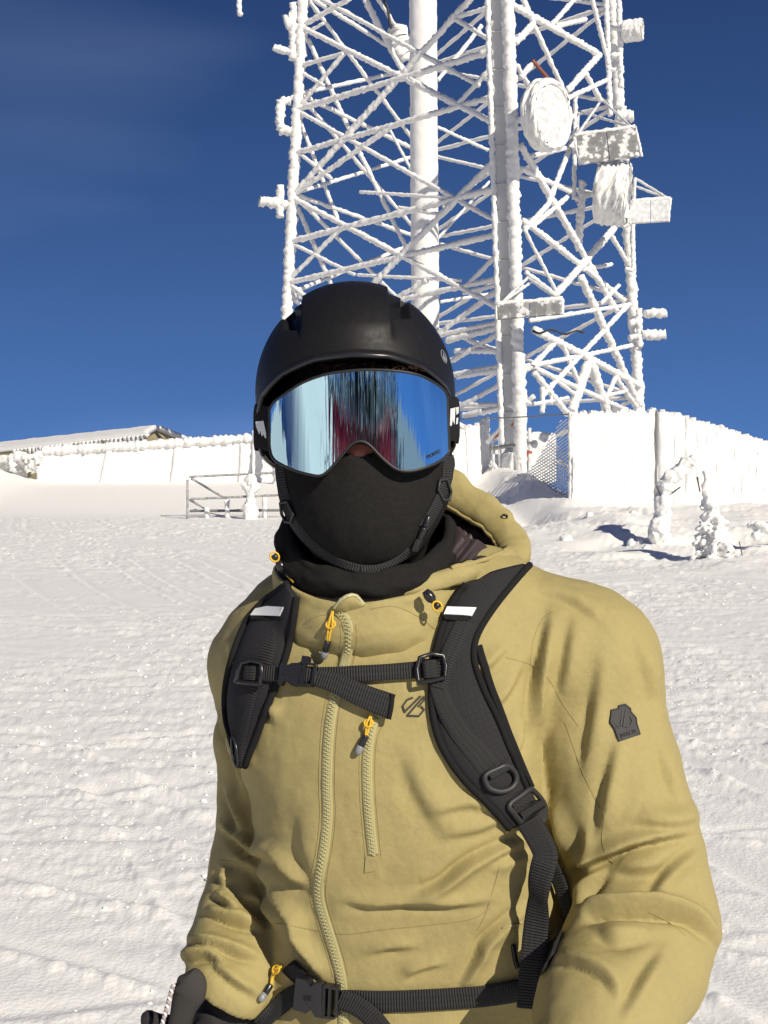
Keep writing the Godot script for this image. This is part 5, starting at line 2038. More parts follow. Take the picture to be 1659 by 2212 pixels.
func seam(line: Array, jk: Node3D, r := 0.00045, m: Material = null, per := 8) -> void:
	var pts := []
	for q in catmull(v2(line), per): pts.append(at(q.x, q.y, 0.0) + nrm(q.x, q.y) * r * 0.1)
	var mb := MB.new()
	tube(mb, pts, r, 5)
	part("seam", mb, M.seam if m == null else m, jk)

func zip_pull(jk: Node3D, knot: Vector2, tip0: Vector2, tip1: Vector2, top: Vector2) -> void:
	var lift := 0.007
	var mb := MB.new()
	for s in [-1.0, 1.0]:
		var o := Vector2(4.0 * s, 0)
		var path := catmull([at(top.x, top.y, 0.004, true), at(lerpf(top.x, knot.x, 0.6) + o.x * 0.6, lerpf(top.y, knot.y, 0.6), lift, true), at(knot.x + o.x, knot.y, lift, true), at(lerpf(knot.x, tip0.x, 0.5) + o.x * 0.6, lerpf(knot.y, tip0.y, 0.5), lift, true), at(tip0.x + o.x * 0.4, tip0.y, lift - 0.001, true)], 6)
		tube(mb, path, 0.0013, 7)
	part("pull_cord", mb, M.cord, jk)
	mb = MB.new()
	var pts := []
	for i in 14:
		var a := TAU * i / 14.0
		pts.append(at(knot.x + cos(a) * 9.0, knot.y + sin(a) * 8.0, lift + 0.002 * sin(a), true))
	tube(mb, pts, 0.0012, 7, 0.0, true)
	part("cord_knot", mb, M.cord, jk)
	var a3 := at(tip0.x, tip0.y, lift - 0.001, true)
	var b3 := at(tip1.x, tip1.y, lift - 0.002, true)
	var mid := a3.lerp(b3, 0.55)
	mb = MB.new()
	tube(mb, [a3, a3.lerp(mid, 0.1), mid], [0.0026, 0.0037, 0.0041], 10)
	part("pull_end", mb, M.plastic, jk)
	mb = MB.new()
	tube(mb, [mid, mid.lerp(b3, 0.6), mid.lerp(b3, 0.88), b3], [0.0042, 0.0044, 0.0036, 0.0012], 10)
	part("pull_tip", mb, M.grey_tip, jk)

func cord_lock(jk: Node3D, c: Vector3, dirx: Vector3) -> void:
	var mb := MB.new()
	tube(mb, [c, c + dirx * 0.006, c + dirx * 0.012, c + dirx * 0.016], [0.004, 0.0062, 0.0058, 0.003], 10)
	part("cord_lock", mb, M.plastic, jk)
	mb = MB.new()
	var e := c + dirx * 0.017
	tube(mb, [e, e + dirx * 0.004, e + dirx * 0.008], [0.0028, 0.0048, 0.0034], 10)
	part("cord_end", mb, M.plastic, jk)
	mb = MB.new()
	var s := dirx.cross(Vector3(0, 0, 1)).normalized()
	var pts := []
	for i in 12:
		var a := TAU * i / 12.0
		pts.append(e + dirx * (0.005 + 0.006 * cos(a)) + s * 0.005 * sin(a) + Vector3(0, 0, 0.003))
	tube(mb, pts, 0.0013, 6, 0.0, true)
	part("cord_loop", mb, M.cord, jk)

func build_jacket_trim(jk: Node3D) -> void:
	zip_line([722, 1313, 740, 1325, 752, 1350, 753, 1390, 746, 1430, 727, 1490, 714, 1550, 708, 1620, 706, 1700, 708, 1760, 701, 1830, 690, 1890, 688, 1940, 703, 1995, 722, 2055, 736, 2110, 741, 2160, 742, 2230], jk, "zip")
	zip_line([808, 1550, 797, 1600, 793, 1660, 795, 1730, 801, 1800, 806, 1846], jk, "pocket_zip")
	part("zip_garage", plate([790, 1850, 818, 1847, 816, 1872, 812, 1880, 788, 1885], 0.0002, 0.0012), M.cloth, jk)
	# flared collar end with its zip edge
	var mb := MB.new()
	var edge := catmull([P(722, 1314, 1.352), P(734, 1298, 1.345), P(750, 1288, 1.342), P(766, 1286, 1.345), P(778, 1296, 1.349), P(786, 1306, 1.352)], 6)
	var low := catmull([P(724, 1318, 1.355), P(742, 1322, 1.352), P(756, 1318, 1.352), P(768, 1318, 1.353), P(780, 1316, 1.354), P(788, 1312, 1.355)], 6)
	for j in 5:
		for i in edge.size(): mb.add(edge[i].lerp(low[i], j / 4.0) + Vector3(0, 0, 0.004 * sin(PI * j / 4.0)))
	for j in 4:
		for i in edge.size() - 1:
			var a := j * edge.size() + i
			mb.quad(a, a + edge.size(), a + edge.size() + 1, a + 1)
	part("collar_flap", mb, M.cloth, jk)
	mb = MB.new()
	tube(mb, edge, 0.0022, 6, 0.18)
	part("collar_zip_edge", mb, M.zip_teeth, jk)
	for off in [-17.0, 17.0]:
		var l := [752 + off, 1350, 753 + off, 1390, 746 + off, 1430, 727 + off, 1490, 714 + off, 1550, 708 + off, 1620, 706 + off, 1700, 708 + off, 1760, 701 + off, 1830, 690 + off, 1890, 688 + off, 1940, 703 + off, 1995, 722 + off, 2055, 736 + off, 2110]
		seam(l, jk, 0.0005)
		seam([808 + off, 1570, 797 + off, 1600, 793 + off, 1660, 795 + off, 1730, 801 + off, 1800, 806 + off, 1850], jk, 0.0005)
	# panel seams
	seam([1092, 1420, 1155, 1440, 1190, 1475, 1215, 1520, 1250, 1570], jk)
	seam([1195, 1320, 1170, 1340, 1150, 1390, 1145, 1450], jk)
	seam([1220, 1560, 1255, 1660, 1290, 1735, 1305, 1760, 1300, 1810, 1310, 1850, 1325, 1866], jk)
	seam([560, 1988, 640, 2002, 740, 2018, 830, 2008, 930, 1998, 1020, 1985, 1060, 1960], jk)
	seam([1080, 1870, 1050, 1970, 1030, 2010], jk)
	seam([1400, 1970, 1440, 1990, 1480, 2020], jk)
	seam([474, 1858, 500, 1860, 530, 1867], jk)
	seam([655, 1350, 690, 1330, 720, 1330], jk)
	seam([800, 1316, 850, 1310, 900, 1330, 940, 1360], jk)
	# zip pulls
	zip_pull(jk, Vector2(719, 1348), Vector2(713, 1380), Vector2(701, 1422), Vector2(722, 1318))
	zip_pull(jk, Vector2(797, 1562), Vector2(792, 1588), Vector2(772, 1628), Vector2(803, 1542))
	zip_pull(jk, Vector2(604, 2092), Vector2(580, 2125), Vector2(556, 2158), Vector2(614, 2086))
	# hood cord locks
	cord_lock(jk, P(918, 1276, 1.352), Vector3(0.62, -0.78, 0.1).normalized())
	cord_lock(jk, P(616, 1236, 1.42), Vector3(-0.55, 0.83, 0.05).normalized())
	mb = MB.new()
	tube(mb, [P(616, 1236, 1.42), P(622, 1244, 1.41), P(634, 1258, 1.40)], 0.0015, 6)
	part("hood_cord", mb, M.cord, jk)
	# hidden pocket zip beside the hanging webbing
	seam([1108, 2040, 1112, 2070, 1118, 2090], jk, 0.003, M.plastic)
	seam([1085, 2005, 1120, 1995, 1128, 1992], jk, 0.0012, M.zip_tape)
	# eyelet on the hood
	mb = MB.new()
	var pts := []
	for i in 12: pts.append(P(1090 + 6 * cos(TAU * i / 12.0), 1116 + 5 * sin(TAU * i / 12.0), depth_at(1090, 1116) - 0.001))
	tube(mb, pts, 0.0010, 6, 0.0, true)
	part("eyelet", mb, M.plastic, jk)
	# printed emblem on the chest
	var d5 := func(list: Array) -> Array:
		var out := []
		for i in range(0, list.size(), 2):
			out.append(398.0 + 0.36 * list[i]); out.append(1228.0 + 0.36 * list[i + 1])
		return out
	for l in [[1372, 775, 1338, 788, 1311, 826, 1326, 866], [1418, 766, 1326, 858], [1438, 768, 1340, 880], [1420, 826, 1440, 848, 1408, 886, 1336, 884]]:
		part("chest_emblem", stroke(d5.call(l), 4.2, 0.0012, 0.0003), M.print, jk)
	part("chest_emblem", stroke(d5.call([1438, 768, 1440, 790, 1405, 830]), 3.4, 0.0012, 0.0003), M.print, jk)
	# rubber sleeve patch
	var q := [690, 495, 795, 470, 885, 545, 890, 600, 985, 710, 995, 810, 1055, 990, 685, 1115, 610, 900, 530, 785, 560, 570, 680, 540]
	var dp := []
	var inset := []
	for i in range(0, q.size(), 2):
		dp.append(1247.6 + 0.128 * q[i]); dp.append(1459.9 + 0.128 * q[i + 1])
		inset.append(1247.6 + 0.128 * lerpf(q[i], 770.0, 0.10)); inset.append(1459.9 + 0.128 * lerpf(q[i + 1], 780.0, 0.10))
	var pt := part("sleeve_patch", plate(dp, 0.0008, 0.0010), M.patch, jk)
	var dpp := func(list: Array) -> Array:
		var out := []
		for i in range(0, list.size(), 2):
			out.append(1247.6 + 0.128 * list[i]); out.append(1459.9 + 0.128 * list[i + 1])
		return out
	var rimq := dp.duplicate()
	rimq.append(dp[0]); rimq.append(dp[1])
	var rp := []
	for v in v2(rimq): rp.append(at(lerpf(v.x, 1346.0, 0.05), lerpf(v.y, 1560.0, 0.05), 0.0018, true))
	mb = MB.new()
	tube(mb, rp, 0.0009, 6)
	part("patch_rim", mb, M.patch, jk)
	for l in [[640, 640, 600, 780, 690, 880], [750, 560, 715, 860], [805, 560, 760, 860], [870, 680, 910, 760, 880, 850, 800, 870]]:
		part("patch_emblem", stroke(dpp.call(l), 2.2, 0.0017, 0.0006), M.print, jk)
	var tm := TextMesh.new()
	tm.text = "DARE2B"
	tm.font_size = 16; tm.pixel_size = 0.00036; tm.depth = 0.0006
	var o := MeshInstance3D.new()
	o.name = "patch_lettering"
	o.mesh = tm
	o.material_override = M.print
	jk.add_child(o)
	var tp := Vector2(1247.6 + 0.128 * 850, 1459.9 + 0.128 * 965)
	var no := nrm(tp.x, tp.y)
	var lx := (at(tp.x + 10, tp.y - 3.2, 0.0, true) - at(tp.x - 10, tp.y + 3.2, 0.0, true)).normalized()
	lx = (lx - no * lx.dot(no)).normalized()
	o.position = at(tp.x, tp.y, 0.0022, true) - jk.position - jk.get_parent().position
	o.basis = Basis(lx, no.cross(lx), no)

# ---------------------------------------------------------------- backpack with its straps
func build_backpack() -> void:
	var t := thing("backpack", "black backpack on the skier, shoulder straps buckled across the chest", "backpack", Vector3(0.05, 1.0, -1.75))
	# the sack behind the back
	var mb := MB.new()
	var f := func(p: Vector3) -> float:
		var q := Vector3(p.x - 0.04, p.y - 1.22, p.z + 1.70)
		q = q.rotated(Vector3.UP, -YAW)
		var e := q.abs() - Vector3(0.105, 0.19, 0.055)
		return Vector3(maxf(e.x, 0), maxf(e.y, 0), maxf(e.z, 0)).length() + minf(maxf(e.x, maxf(e.y, e.z)), 0.0) - 0.035
	surface_nets(f, Vector3(-0.16, 0.95, -1.86), Vector3(0.24, 1.50, -1.54), 0.016, mb, 1.4)
	part("sack", mb, M.pad, t)
	# left strap of the picture
	var l0 := [628, 1262, 578, 1300, 538, 1345, 508, 1420, 494, 1490, 496, 1555, 512, 1620, 526, 1652]
	var l1 := [646, 1292, 641, 1335, 632, 1380, 618, 1430, 600, 1482, 580, 1535, 556, 1600, 534, 1652]
	var ls := part("shoulder_strap", strap_edges(l0, l1, 0.0005, 0.0055, 0.004), M.pad, t)
	var r0 := [1002, 1258, 968, 1318, 945, 1390, 932, 1470, 935, 1550, 958, 1622, 1006, 1690, 1062, 1748, 1096, 1788]
	var r1 := [1142, 1224, 1075, 1300, 1030, 1370, 1022, 1420, 1036, 1475, 1070, 1550, 1104, 1635, 1136, 1715, 1158, 1768]
	var rs := part("shoulder_strap", strap_edges(r0, r1, 0.0005, 0.0055, 0.004, 80), M.pad, t)
	for e in [[l0, ls], [l1, ls], [r0, rs], [r1, rs]]:
		mb = MB.new()
		var pts := []
		for q in resample(catmull(v2(e[0]), 8), 70): pts.append(at(q.x, q.y, 0.0045, true))
		for it in 3:
			for i in range(1, pts.size() - 1): pts[i] = (pts[i - 1] + pts[i] * 2.0 + pts[i + 1]) * 0.25
		tube(mb, pts, 0.0042, 8)
		part("edge_binding", mb, M.edge_tape, e[1])
	# flat binding bands along the edges and webbing down the middle
	part("webbing", strap_line([598, 1345, 588, 1390, 576, 1440, 566, 1470], 16, 0.0085, 0.0014), M.web, ls)
	part("webbing", strap_line([560, 1480, 545, 1540, 532, 1600, 524, 1640], 10, 0.0085, 0.0014), M.web, ls)
	part("webbing", strap_line([1003, 1345, 978, 1400, 958, 1445, 944, 1490], 19, 0.0090, 0.0016), M.web, rs)
	part("webbing", strap_line([944, 1478, 962, 1530, 995, 1585, 1032, 1632, 1058, 1668], 24, 0.0088, 0.0016, 0.0, 50, 7, [19, 27]), M.web, rs)
	part("binding_band", strap_edges([1026, 1400, 1046, 1470, 1080, 1560, 1112, 1640, 1140, 1700], [1040, 1395, 1062, 1470, 1094, 1560, 1124, 1640, 1148, 1698], 0.004, 0.0015), M.edge_tape, rs)
	part("reflective_tab", plate([555, 1336, 566, 1322, 590, 1317, 626, 1319, 618, 1338, 585, 1337], 0.0100, 0.0014), M.white_tab, ls)
	part("tab_edge", plate([553, 1339, 585, 1338, 620, 1339, 617, 1350, 583, 1347, 551, 1345], 0.0090, 0.0016), M.edge_tape, ls)
	part("reflective_tab", plate([965, 1320, 1028, 1322, 1018, 1340, 1000, 1338, 958, 1336], 0.0112, 0.0014), M.white_tab, rs)
	part("tab_edge", plate([957, 1337, 1018, 1341, 1008, 1350, 960, 1346], 0.0098, 0.0018), M.edge_tape, rs)
	# little steel loop at the lower end of the left strap
	mb = MB.new()
	loop_tube([517, 1592, 524, 1610, 527, 1640, 522, 1648, 515, 1625], 0.010, 0.0016, mb)
	part("strap_ring", mb, M.plastic, ls)
	# chest strap
	part("chest_strap", strap_line([548, 1453, 575, 1455, 612, 1458], 17, 0.0105, 0.0016), M.web, t)
	part("chest_strap", strap_line([686, 1461, 740, 1459, 820, 1455, 880, 1451, 936, 1448], 17.5, 0.0075, 0.0016), M.web, t)
	part("strap_tail", strap_line([688, 1466, 725, 1478, 765, 1497, 805, 1514, 846, 1529], 24, 0.0115, 0.0015, 0.0, 50, 7, [21, 26]), M.web, t)
	part("tail_hem", strap_line([848, 1504, 845, 1530, 840, 1554], 5, 0.0128, 0.0022), M.edge_tape, t)
	var D := func(list: Array) -> Array:
		var out := []
		for i in range(0, list.size(), 2):
			out.append(491.0 + 0.24 * list[i]); out.append(1380.3 + 0.24 * list[i + 1])
		return out
	var bk := part("chest_buckle", plate(D.call([530, 262, 545, 230, 575, 238, 600, 252, 640, 232, 700, 232, 700, 420, 655, 440, 625, 428, 592, 395, 560, 392, 535, 432, 512, 428, 524, 340]), 0.0115, 0.0068), M.plastic, t)
	part("buckle_slot", plate(D.call([556, 312, 575, 305, 620, 318, 668, 298, 662, 352, 622, 334, 580, 340, 560, 332]), 0.0186, 0.0002), M.foam, bk)
	for bar in [[700, 238, 708, 425], [828, 250, 800, 440], [700, 232, 832, 250], [655, 436, 805, 442], [738, 240, 715, 420]]:
		part("buckle_bar", stroke(D.call(bar), 4.6, 0.0125, 0.0052), M.plastic, bk)
	part("whistle", plate(D.call([718, 170, 780, 178, 768, 245, 706, 238]), 0.0120, 0.0060), M.plastic, bk)
	part("web_in_buckle", strap_line([664, 1461, 690, 1463], 19, 0.0120, 0.0022, 0.0, 12), M.web, bk)
	for lk in [[[541, 1433, 580, 1436, 578, 1478, 573, 1479, 534, 1472, 534, 1466], 0.0148], [[906, 1428, 955, 1424, 958, 1464, 953, 1470, 912, 1478, 902, 1474], 0.0148]]:
		mb = MB.new()
		loop_tube(lk[0], lk[1], 0.0026, mb, true, 2)
		part("strap_slider", mb, M.plastic, t)
	part("slider_web", strap_line([926, 1432, 930, 1470], 15, 0.0125, 0.0025, 0.0, 14), M.web, t)
	part("slider_web", strap_line([556, 1440, 554, 1470], 12, 0.0125, 0.0025, 0.0, 14), M.web, t)
	# D-ring and ladder lock on the right strap
	var E := func(list: Array) -> Array:
		var out := []
		for i in range(0, list.size(), 2):
			out.append(1028.6 + 0.18 * list[i]); out.append(1592.6 + 0.18 * list[i + 1])
		return out
	mb = MB.new()
	loop_tube(E.call([62, 440, 180, 370, 300, 315, 375, 400, 395, 500, 340, 590, 230, 635, 120, 610, 70, 530]), 0.0130, 0.0034, mb)
	part("d_ring", mb, M.dull_plastic, t)
	part("ring_web", stroke(E.call([95, 445, 310, 330]), 13, 0.0120, 0.0040), M.web, t)
	mb = MB.new()
	loop_tube(E.call([318, 800, 430, 700, 545, 612, 600, 640, 690, 760, 722, 850, 700, 900, 560, 985, 480, 1020, 440, 980, 370, 890]), 0.0120, 0.0034, mb)
	var ll := part("ladder_lock", mb, M.dull_plastic, t)
	part("lock_tongue", plate(E.call([470, 1010, 700, 830, 735, 930, 690, 1010, 580, 1100, 525, 1085]), 0.0110, 0.0058), M.dull_plastic, ll)
	part("lock_web", stroke(E.call([350, 800, 600, 680]), 20, 0.0070, 0.0050), M.web, ll)
	part("lock_bar", stroke(E.call([430, 930, 690, 775]), 13, 0.0085, 0.0060), M.web, ll)
	# free webbing hanging down past the waist
	var dl := []
	for yy in [1772, 1815, 1850, 1880, 1920, 1980, 2050, 2110, 2178]: dl.append(depth_at(1085, yy, true) - 0.022 - 0.00003 * (yy - 1772))
	part("hanging_webbing", free_band([1140, 1772, 1168, 1820, 1178, 1848, 1172, 1875, 1164, 1915, 1160, 1980, 1152, 2060, 1143, 2178], dl, 27, 0.0017, 70, [0.0, 0.0, 0.35, 0.9, 0.3, 0.1, 0.0, 0.0]), M.web, t)
	part("side_strap", free_band([1182, 1850, 1205, 1900, 1222, 1950, 1236, 1990], [1.37, 1.37, 1.37], 16, 0.0016, 24, [0.5, 0.5]), M.web, t)
	# padded belt wing and waist belt
	part("belt_wing", strap_edges([1215, 2010, 1190, 2032, 1165, 2056, 1120, 2098], [1196, 2062, 1182, 2086, 1165, 2108, 1120, 2150], 0.0005, 0.003, 0.001, 30), M.pad, t)
	part("waist_belt", strap_line([742, 2158, 820, 2160, 900, 2158, 1000, 2152, 1060, 2146, 1120, 2136], 23, 0.0045, 0.0018), M.web, t)
	part("waist_belt", strap_line([655, 2140, 632, 2152, 606, 2172, 580, 2194, 560, 2214], 21, 0.0045, 0.0018), M.web, t)
	part("waist_belt", strap_line([655, 2112, 640, 2098, 626, 2084], 18, 0.003, 0.0018, 0.0, 14), M.edge_tape, t)
	part("belt_tail", strap_line([738, 2152, 775, 2166, 805, 2190, 830, 2222], 22, 0.0095, 0.0016), M.web, t)
	var G := func(list: Array) -> Array:
		var out := []
		for i in range(0, list.size(), 2):
			out.append(298.6 + 0.36 * list[i]); out.append(1725.0 + 0.36 * list[i + 1])
		return out
	var wb := part("waist_buckle", plate(G.call([985, 1052, 1050, 1066, 1072, 1105, 1095, 1080, 1140, 1090, 1140, 1290, 1100, 1285, 1072, 1235, 1045, 1262, 968, 1240]), 0.0075, 0.0078), M.plastic, t)
	part("buckle_slot", plate(G.call([1030, 1150, 1075, 1155, 1110, 1170, 1140, 1158, 1138, 1205, 1105, 1195, 1070, 1185, 1035, 1182]), 0.0156, 0.0002), M.foam, wb)
	for bar in [[1140, 1098, 1222, 1112], [1218, 1112, 1212, 1285], [1100, 1285, 1205, 1298], [1145, 1095, 1140, 1290], [1178, 1105, 1170, 1290]]:
		part("buckle_bar", stroke(G.call(bar), 5.0, 0.0085, 0.0058), M.plastic, wb)

# ---------------------------------------------------------------- gloves and pole
func build_hands(who: Node3D) -> void:
	var g := [
		[P(505, 2105, 1.455), P(486, 2180, 1.44), 0.040, 0.042], [P(486, 2185, 1.44), P(468, 2275, 1.435), 0.038, 0.034], [P(486, 2190, 1.44), P(470, 2310, 1.43), 0.034, 0.030]]
	for i in 4:
		var y := 2270.0 + i * 38.0
		g.append([P(445, y, 1.40), P(392, y + 4, 1.352), 0.0125, 0.0118])
		g.append([P(392, y + 4, 1.352), P(358, y + 8, 1.372), 0.0118, 0.0105])
	g.append([P(462, 2205, 1.42), P(425, 2246, 1.365), 0.0135, 0.0125])
	g.append([P(425, 2246, 1.365), P(385, 2252, 1.358), 0.0125, 0.0105])
	g.append([P(445, 2210, 1.425), P(372, 2222, 1.425), 0.0135, 0.0125])
	g.append([P(372, 2222, 1.425), P(322, 2202, 1.41), 0.0125, 0.0105])
	var mb := MB.new()
	surface_nets(func(p): return cones_d(p, g, 0.009) + 0.0016 * n_cloth.get_noise_3dv(p * 45.0), Vector3(-0.30, 0.86, -1.50), Vector3(-0.13, 1.12, -1.30), 0.0042, mb, 1.5)
	part("glove", mb, M.glove, who)
	var h := [[P(1248, 2320, 1.18), P(1150, 2430, 1.13), 0.045, 0.036], [P(1150, 2430, 1.13), P(1120, 2500, 1.12), 0.036, 0.030]]
	for i in 4:
		var a := P(1150 - 22.0 * i, 2500 + 6.0 * i, 1.10 + 0.012 * i)
		var b := a + Vector3(-0.008, -0.035, 0.006)
		var c := b + Vector3(-0.006, -0.024, -0.012)
		h.append([a, b, 0.012, 0.011]); h.append([b, c, 0.011, 0.0095])
	h.append([P(1185, 2440, 1.11), P(1180, 2500, 1.08), 0.013, 0.012])
	h.append([P(1180, 2500, 1.08), P(1160, 2545, 1.075), 0.012, 0.010])
	mb = MB.new()
	surface_nets(func(p): return cones_d(p, h, 0.009), Vector3(0.02, 0.80, -1.25), Vector3(0.26, 1.14, -1.00), 0.006, mb, 1.5)
	part("glove", mb, M.glove, who)

func build_pole() -> void:
	var top := P(402, 2112, 1.385)
	var low := P(388, 2300, 1.385)
	var tip := Vector3(-0.33, 0.0, -1.30)
	tip.y = ground_y(tip.x, tip.z)
	var t := thing("ski_pole", "ski pole with dark flared grip held in the gloved hand", "ski pole", tip)
	var mb := MB.new()
	var shape := [[398, 2105, 8], [399, 2107, 22], [405, 2115, 34], [409, 2129, 38.5], [409, 2144, 37.5], [404, 2158, 33], [398, 2174, 29], [393, 2192, 26], [388, 2215, 25.5], [387, 2260, 26], [386, 2310, 22]]
	var pts := catmull(shape.map(func(q): return P(q[0], q[1], 1.385)), 4)
	var rad := catmull(shape.map(func(q): return q[2] * 1.385 / FOC), 4)
	tube(mb, pts, rad, 26, 0.0, false, 0.62, Vector3(0, 0, 1))
	part("grip", mb, M.grip, t)
	mb = MB.new()
	var foot := tip + (low - tip).normalized() * -0.03
	tube(mb, [P(387, 2300, 1.385), low.lerp(tip, 0.5), foot], [0.0085, 0.0075, 0.0055], 12)
	part("shaft", mb, M.steel, t)
	mb = MB.new()
	var bp := low.lerp(tip, 0.92)
	tube(mb, [bp + Vector3(0, 0.012, 0), bp + Vector3(0, 0.004, 0), bp - Vector3(0, 0.004, 0)], [0.012, 0.045, 0.04], 18)
	part("basket", mb, M.plastic, t)
	# twisted wrist cord beside the grip, two colours
	for k in 2:
		mb = MB.new()
		var cp := []
		for i in 60:
			var u := i / 59.0
			var a := u * 46.0 + PI * k
			cp.append(P(lerpf(374, 340, u) + cos(a) * 2.4, lerpf(2128, 2250, u), 1.372 + 0.0016 * sin(a)))
		tube(mb, cp, 0.0017, 6)
		part("wrist_cord", mb, M.white_tab if k == 0 else M.cord_red, t)

# ---------------------------------------------------------------- the one who takes the picture, mirrored in the lens
func build_photographer() -> void:
	var x := 0.0
	var gy := ground_y(x, 0.5)
	var t := thing("person", "photographer in a red jacket, seen only mirrored in the goggle lens", "person", Vector3(x, gy, 0.5))
	var b := Vector3(x, gy, 0.5)
	var low := [[b + Vector3(-0.12, 0.06, 0), b + Vector3(-0.10, 0.88, 0), 0.08, 0.11], [b + Vector3(0.12, 0.06, 0), b + Vector3(0.10, 0.88, 0), 0.08, 0.11]]
	var up := [[b + Vector3(0, 0.85, 0), b + Vector3(0, 1.36, 0), 0.17, 0.16]]
	for s in [-1.0, 1.0]:
		up.append([b + Vector3(0.0, 1.40, 0), b + Vector3(0.19 * s, 1.38, 0), 0.10, 0.085])
		up.append([b + Vector3(0.19 * s, 1.38, 0), Vector3(0.36 * s, 1.62, 0.30), 0.08, 0.068])
		up.append([Vector3(0.36 * s, 1.62, 0.30), Vector3(0.085 * s, 1.58, 0.075), 0.066, 0.05])
	var head := [[b + Vector3(0, 1.58, 0.0), b + Vector3(0, 1.70, 0.0), 0.085, 0.12], [b + Vector3(0, 1.4, 0.02), b + Vector3(0, 1.6, 0), 0.06, 0.06]]
	var hands := []
	for s in [-1.0, 1.0]:
		hands.append([Vector3(0.085 * s, 1.58, 0.07), Vector3(0.078 * s, 1.585, 0.035), 0.035, 0.028])
		for i in 4: hands.append([Vector3(0.08 * s, 1.56 + i * 0.02, 0.036), Vector3(0.068 * s, 1.562 + i * 0.02, 0.008), 0.011, 0.010])
		hands.append([Vector3(0.078 * s, 1.54, 0.05), Vector3(0.045 * s, 1.565, 0.045), 0.012, 0.010])
	var mb := MB.new()
	surface_nets(func(p): return minf(cones_d(p, head, 0.04) + 0.012, minf(cones_d(p, up, 0.06) + 0.02, cones_d(p, low, 0.04) + 0.015)), Vector3(-0.48, gy - 0.1, -0.02), Vector3(0.48, gy + 1.95, 0.78), 0.03, mb, 1.4)
	part("body", mb, M.skin, t)
	for g in [["jacket", up.slice(0, 1), M.photog_navy], ["sleeve", [up[1], up[2], up[3]], M.photog_red], ["sleeve", [up[4], up[5], up[6]], M.photog_red], ["trousers", low, M.trousers], ["helmet", head, M.shell]]:
		mb = MB.new()
		var list: Array = g[1]
		surface_nets(func(p): return cones_d(p, list, 0.05), Vector3(-0.48, gy - 0.1, -0.02), Vector3(0.48, gy + 1.95, 0.78), 0.024, mb, 1.4)
		part(g[0], mb, g[2], t)
	mb = MB.new()
	surface_nets(func(p): return cones_d(p, hands, 0.008), Vector3(-0.14, 1.44, -0.01), Vector3(0.14, 1.68, 0.12), 0.008, mb, 1.5)
	part("gloves", mb, M.glove, t)
	var ph := thing("phone", "dark phone held up by the photographer, mirrored in the goggle lens", "phone", Vector3(0, 1.56, 0.02))
	mb = MB.new()
	cbox(mb, Transform3D(Basis(), Vector3(0, 1.585, 0.018)), Vector3(0.076, 0.155, 0.009), 0.003)
	part("case", mb, M.plastic, ph)

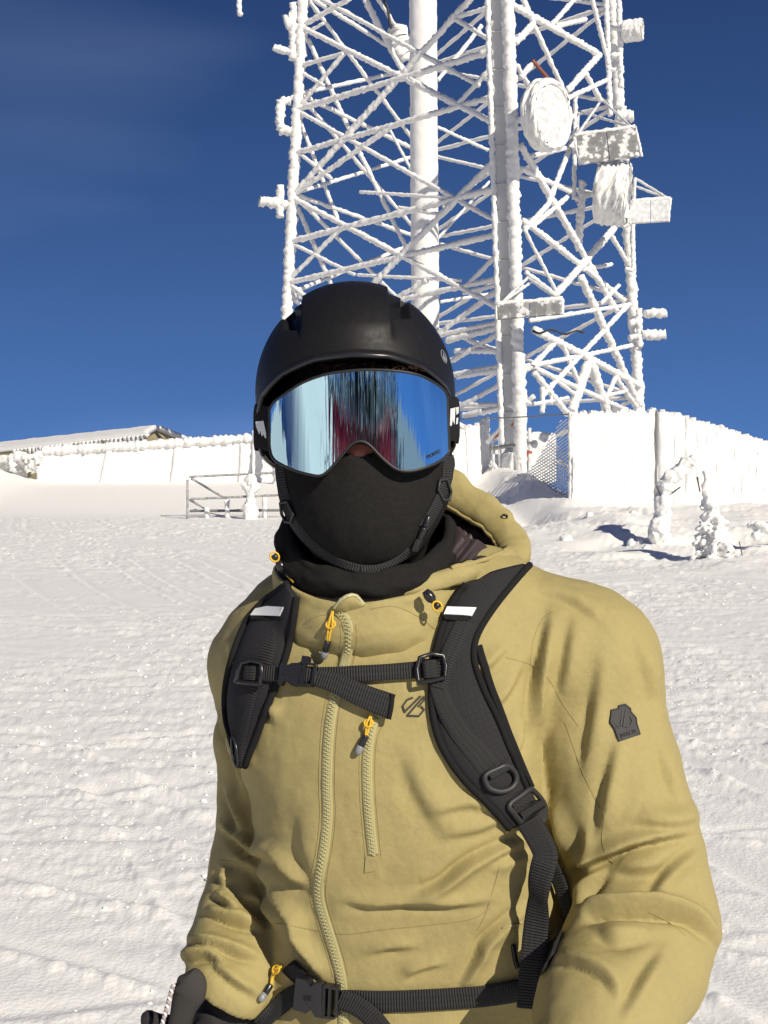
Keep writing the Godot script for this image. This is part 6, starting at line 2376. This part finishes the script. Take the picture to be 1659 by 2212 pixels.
func build_mirror_trees() -> void:
	rng.seed = 321
	var k := 0
	for q in [[-14.0, 26.0, 6.5], [-8.0, 30.0, 6.5], [-6.0, 18.5, 7.0], [-1.0, 24.0, 9.5], [2.5, 20.0, 8.0], [6.5, 25.0, 9.0], [10.0, 21.0, 7.0], [14.0, 26.0, 8.0], [17.5, 23.0, 6.5], [21.0, 27.0, 7.0]]:
		var a: float = deg_to_rad(q[0])
		var b := Vector3(sin(a) * q[1], 0.0, cos(a) * q[1])
		b.y = ground_h(b.x, b.z) - 0.1
		var t := thing("spruce_tree", "dark spruce behind the photographer, seen only mirrored in the goggle lens", "tree", b, "spruces mirrored in the goggles")
		var mb := MB.new()
		tube(mb, [b, b + Vector3.UP * q[2] * 0.5, b + Vector3.UP * q[2]], [0.16, 0.1, 0.02], 7)
		part("trunk", mb, M.bark, t)
		mb = MB.new()
		for i in 320:
			var v := pow(rng.randf(), 0.7)
			var y: float = q[2] * (1.0 - v * 0.93)
			var r: float = q[2] * 0.2 * v * (0.75 + 0.25 * sin(y * 9.0))
			var an := rng.randf() * TAU
			var o := Vector3(cos(an), 0, sin(an))
			var s := Vector3(-o.z, 0, o.x)
			var p := b + Vector3.UP * y + o * r * rng.randf_range(0.2, 0.7)
			var e := p + o * (0.35 + r * 0.45) - Vector3.UP * (0.15 + r * 0.2)
			var w := 0.12 + 0.12 * v
			var i0 := mb.add(p + s * w * 0.5); mb.add(p - s * w * 0.5); mb.add(e - s * w); mb.add(e + s * w); mb.add((p + e) * 0.5 + Vector3.UP * 0.12)
			mb.tri(i0, i0 + 1, i0 + 4); mb.tri(i0 + 1, i0 + 2, i0 + 4); mb.tri(i0 + 2, i0 + 3, i0 + 4); mb.tri(i0 + 3, i0, i0 + 4)
		part("crown", mb, M.needles, t)
func _ready() -> void:
	rng.seed = 1
	setup_view()
	setup_materials()
	person_materials()
	M.cord_red = mat(lin(0.42, 0.33, 0.32), 0.8)
	M.photog_navy = mat(lin(0.03, 0.045, 0.07), 0.7)
	M.photog_red = mat(lin(0.42, 0.02, 0.04), 0.7)
	var t := Time.get_ticks_msec()
	build_ground(); print("ground ", Time.get_ticks_msec() - t)
	build_tower(); build_antennas(); print("tower ", Time.get_ticks_msec() - t)
	build_compound(); print("compound ", Time.get_ticks_msec() - t)
	var who := thing("person", "skier in an olive jacket and black face mask, standing on the snow", "person", Vector3(0.02, 0.0, -1.48))
	var jk := build_jacket(who); print("jacket ", Time.get_ticks_msec() - t)
	build_body(who); print("body ", Time.get_ticks_msec() - t)
	build_jacket_details(jk); print("details ", Time.get_ticks_msec() - t)
	build_jacket_trim(jk); print("trim ", Time.get_ticks_msec() - t)
	build_backpack(); print("pack ", Time.get_ticks_msec() - t)
	build_helmet()
	build_goggles(); print("head ", Time.get_ticks_msec() - t)
	build_hands(who)
	build_pole()
	M.bark = mat(lin(0.06, 0.045, 0.035), 0.9)
	M.needles = mat(lin(0.4, 0.45, 0.47), 0.8)
	build_mirror_trees()
	build_photographer(); print("all ", Time.get_ticks_msec() - t)
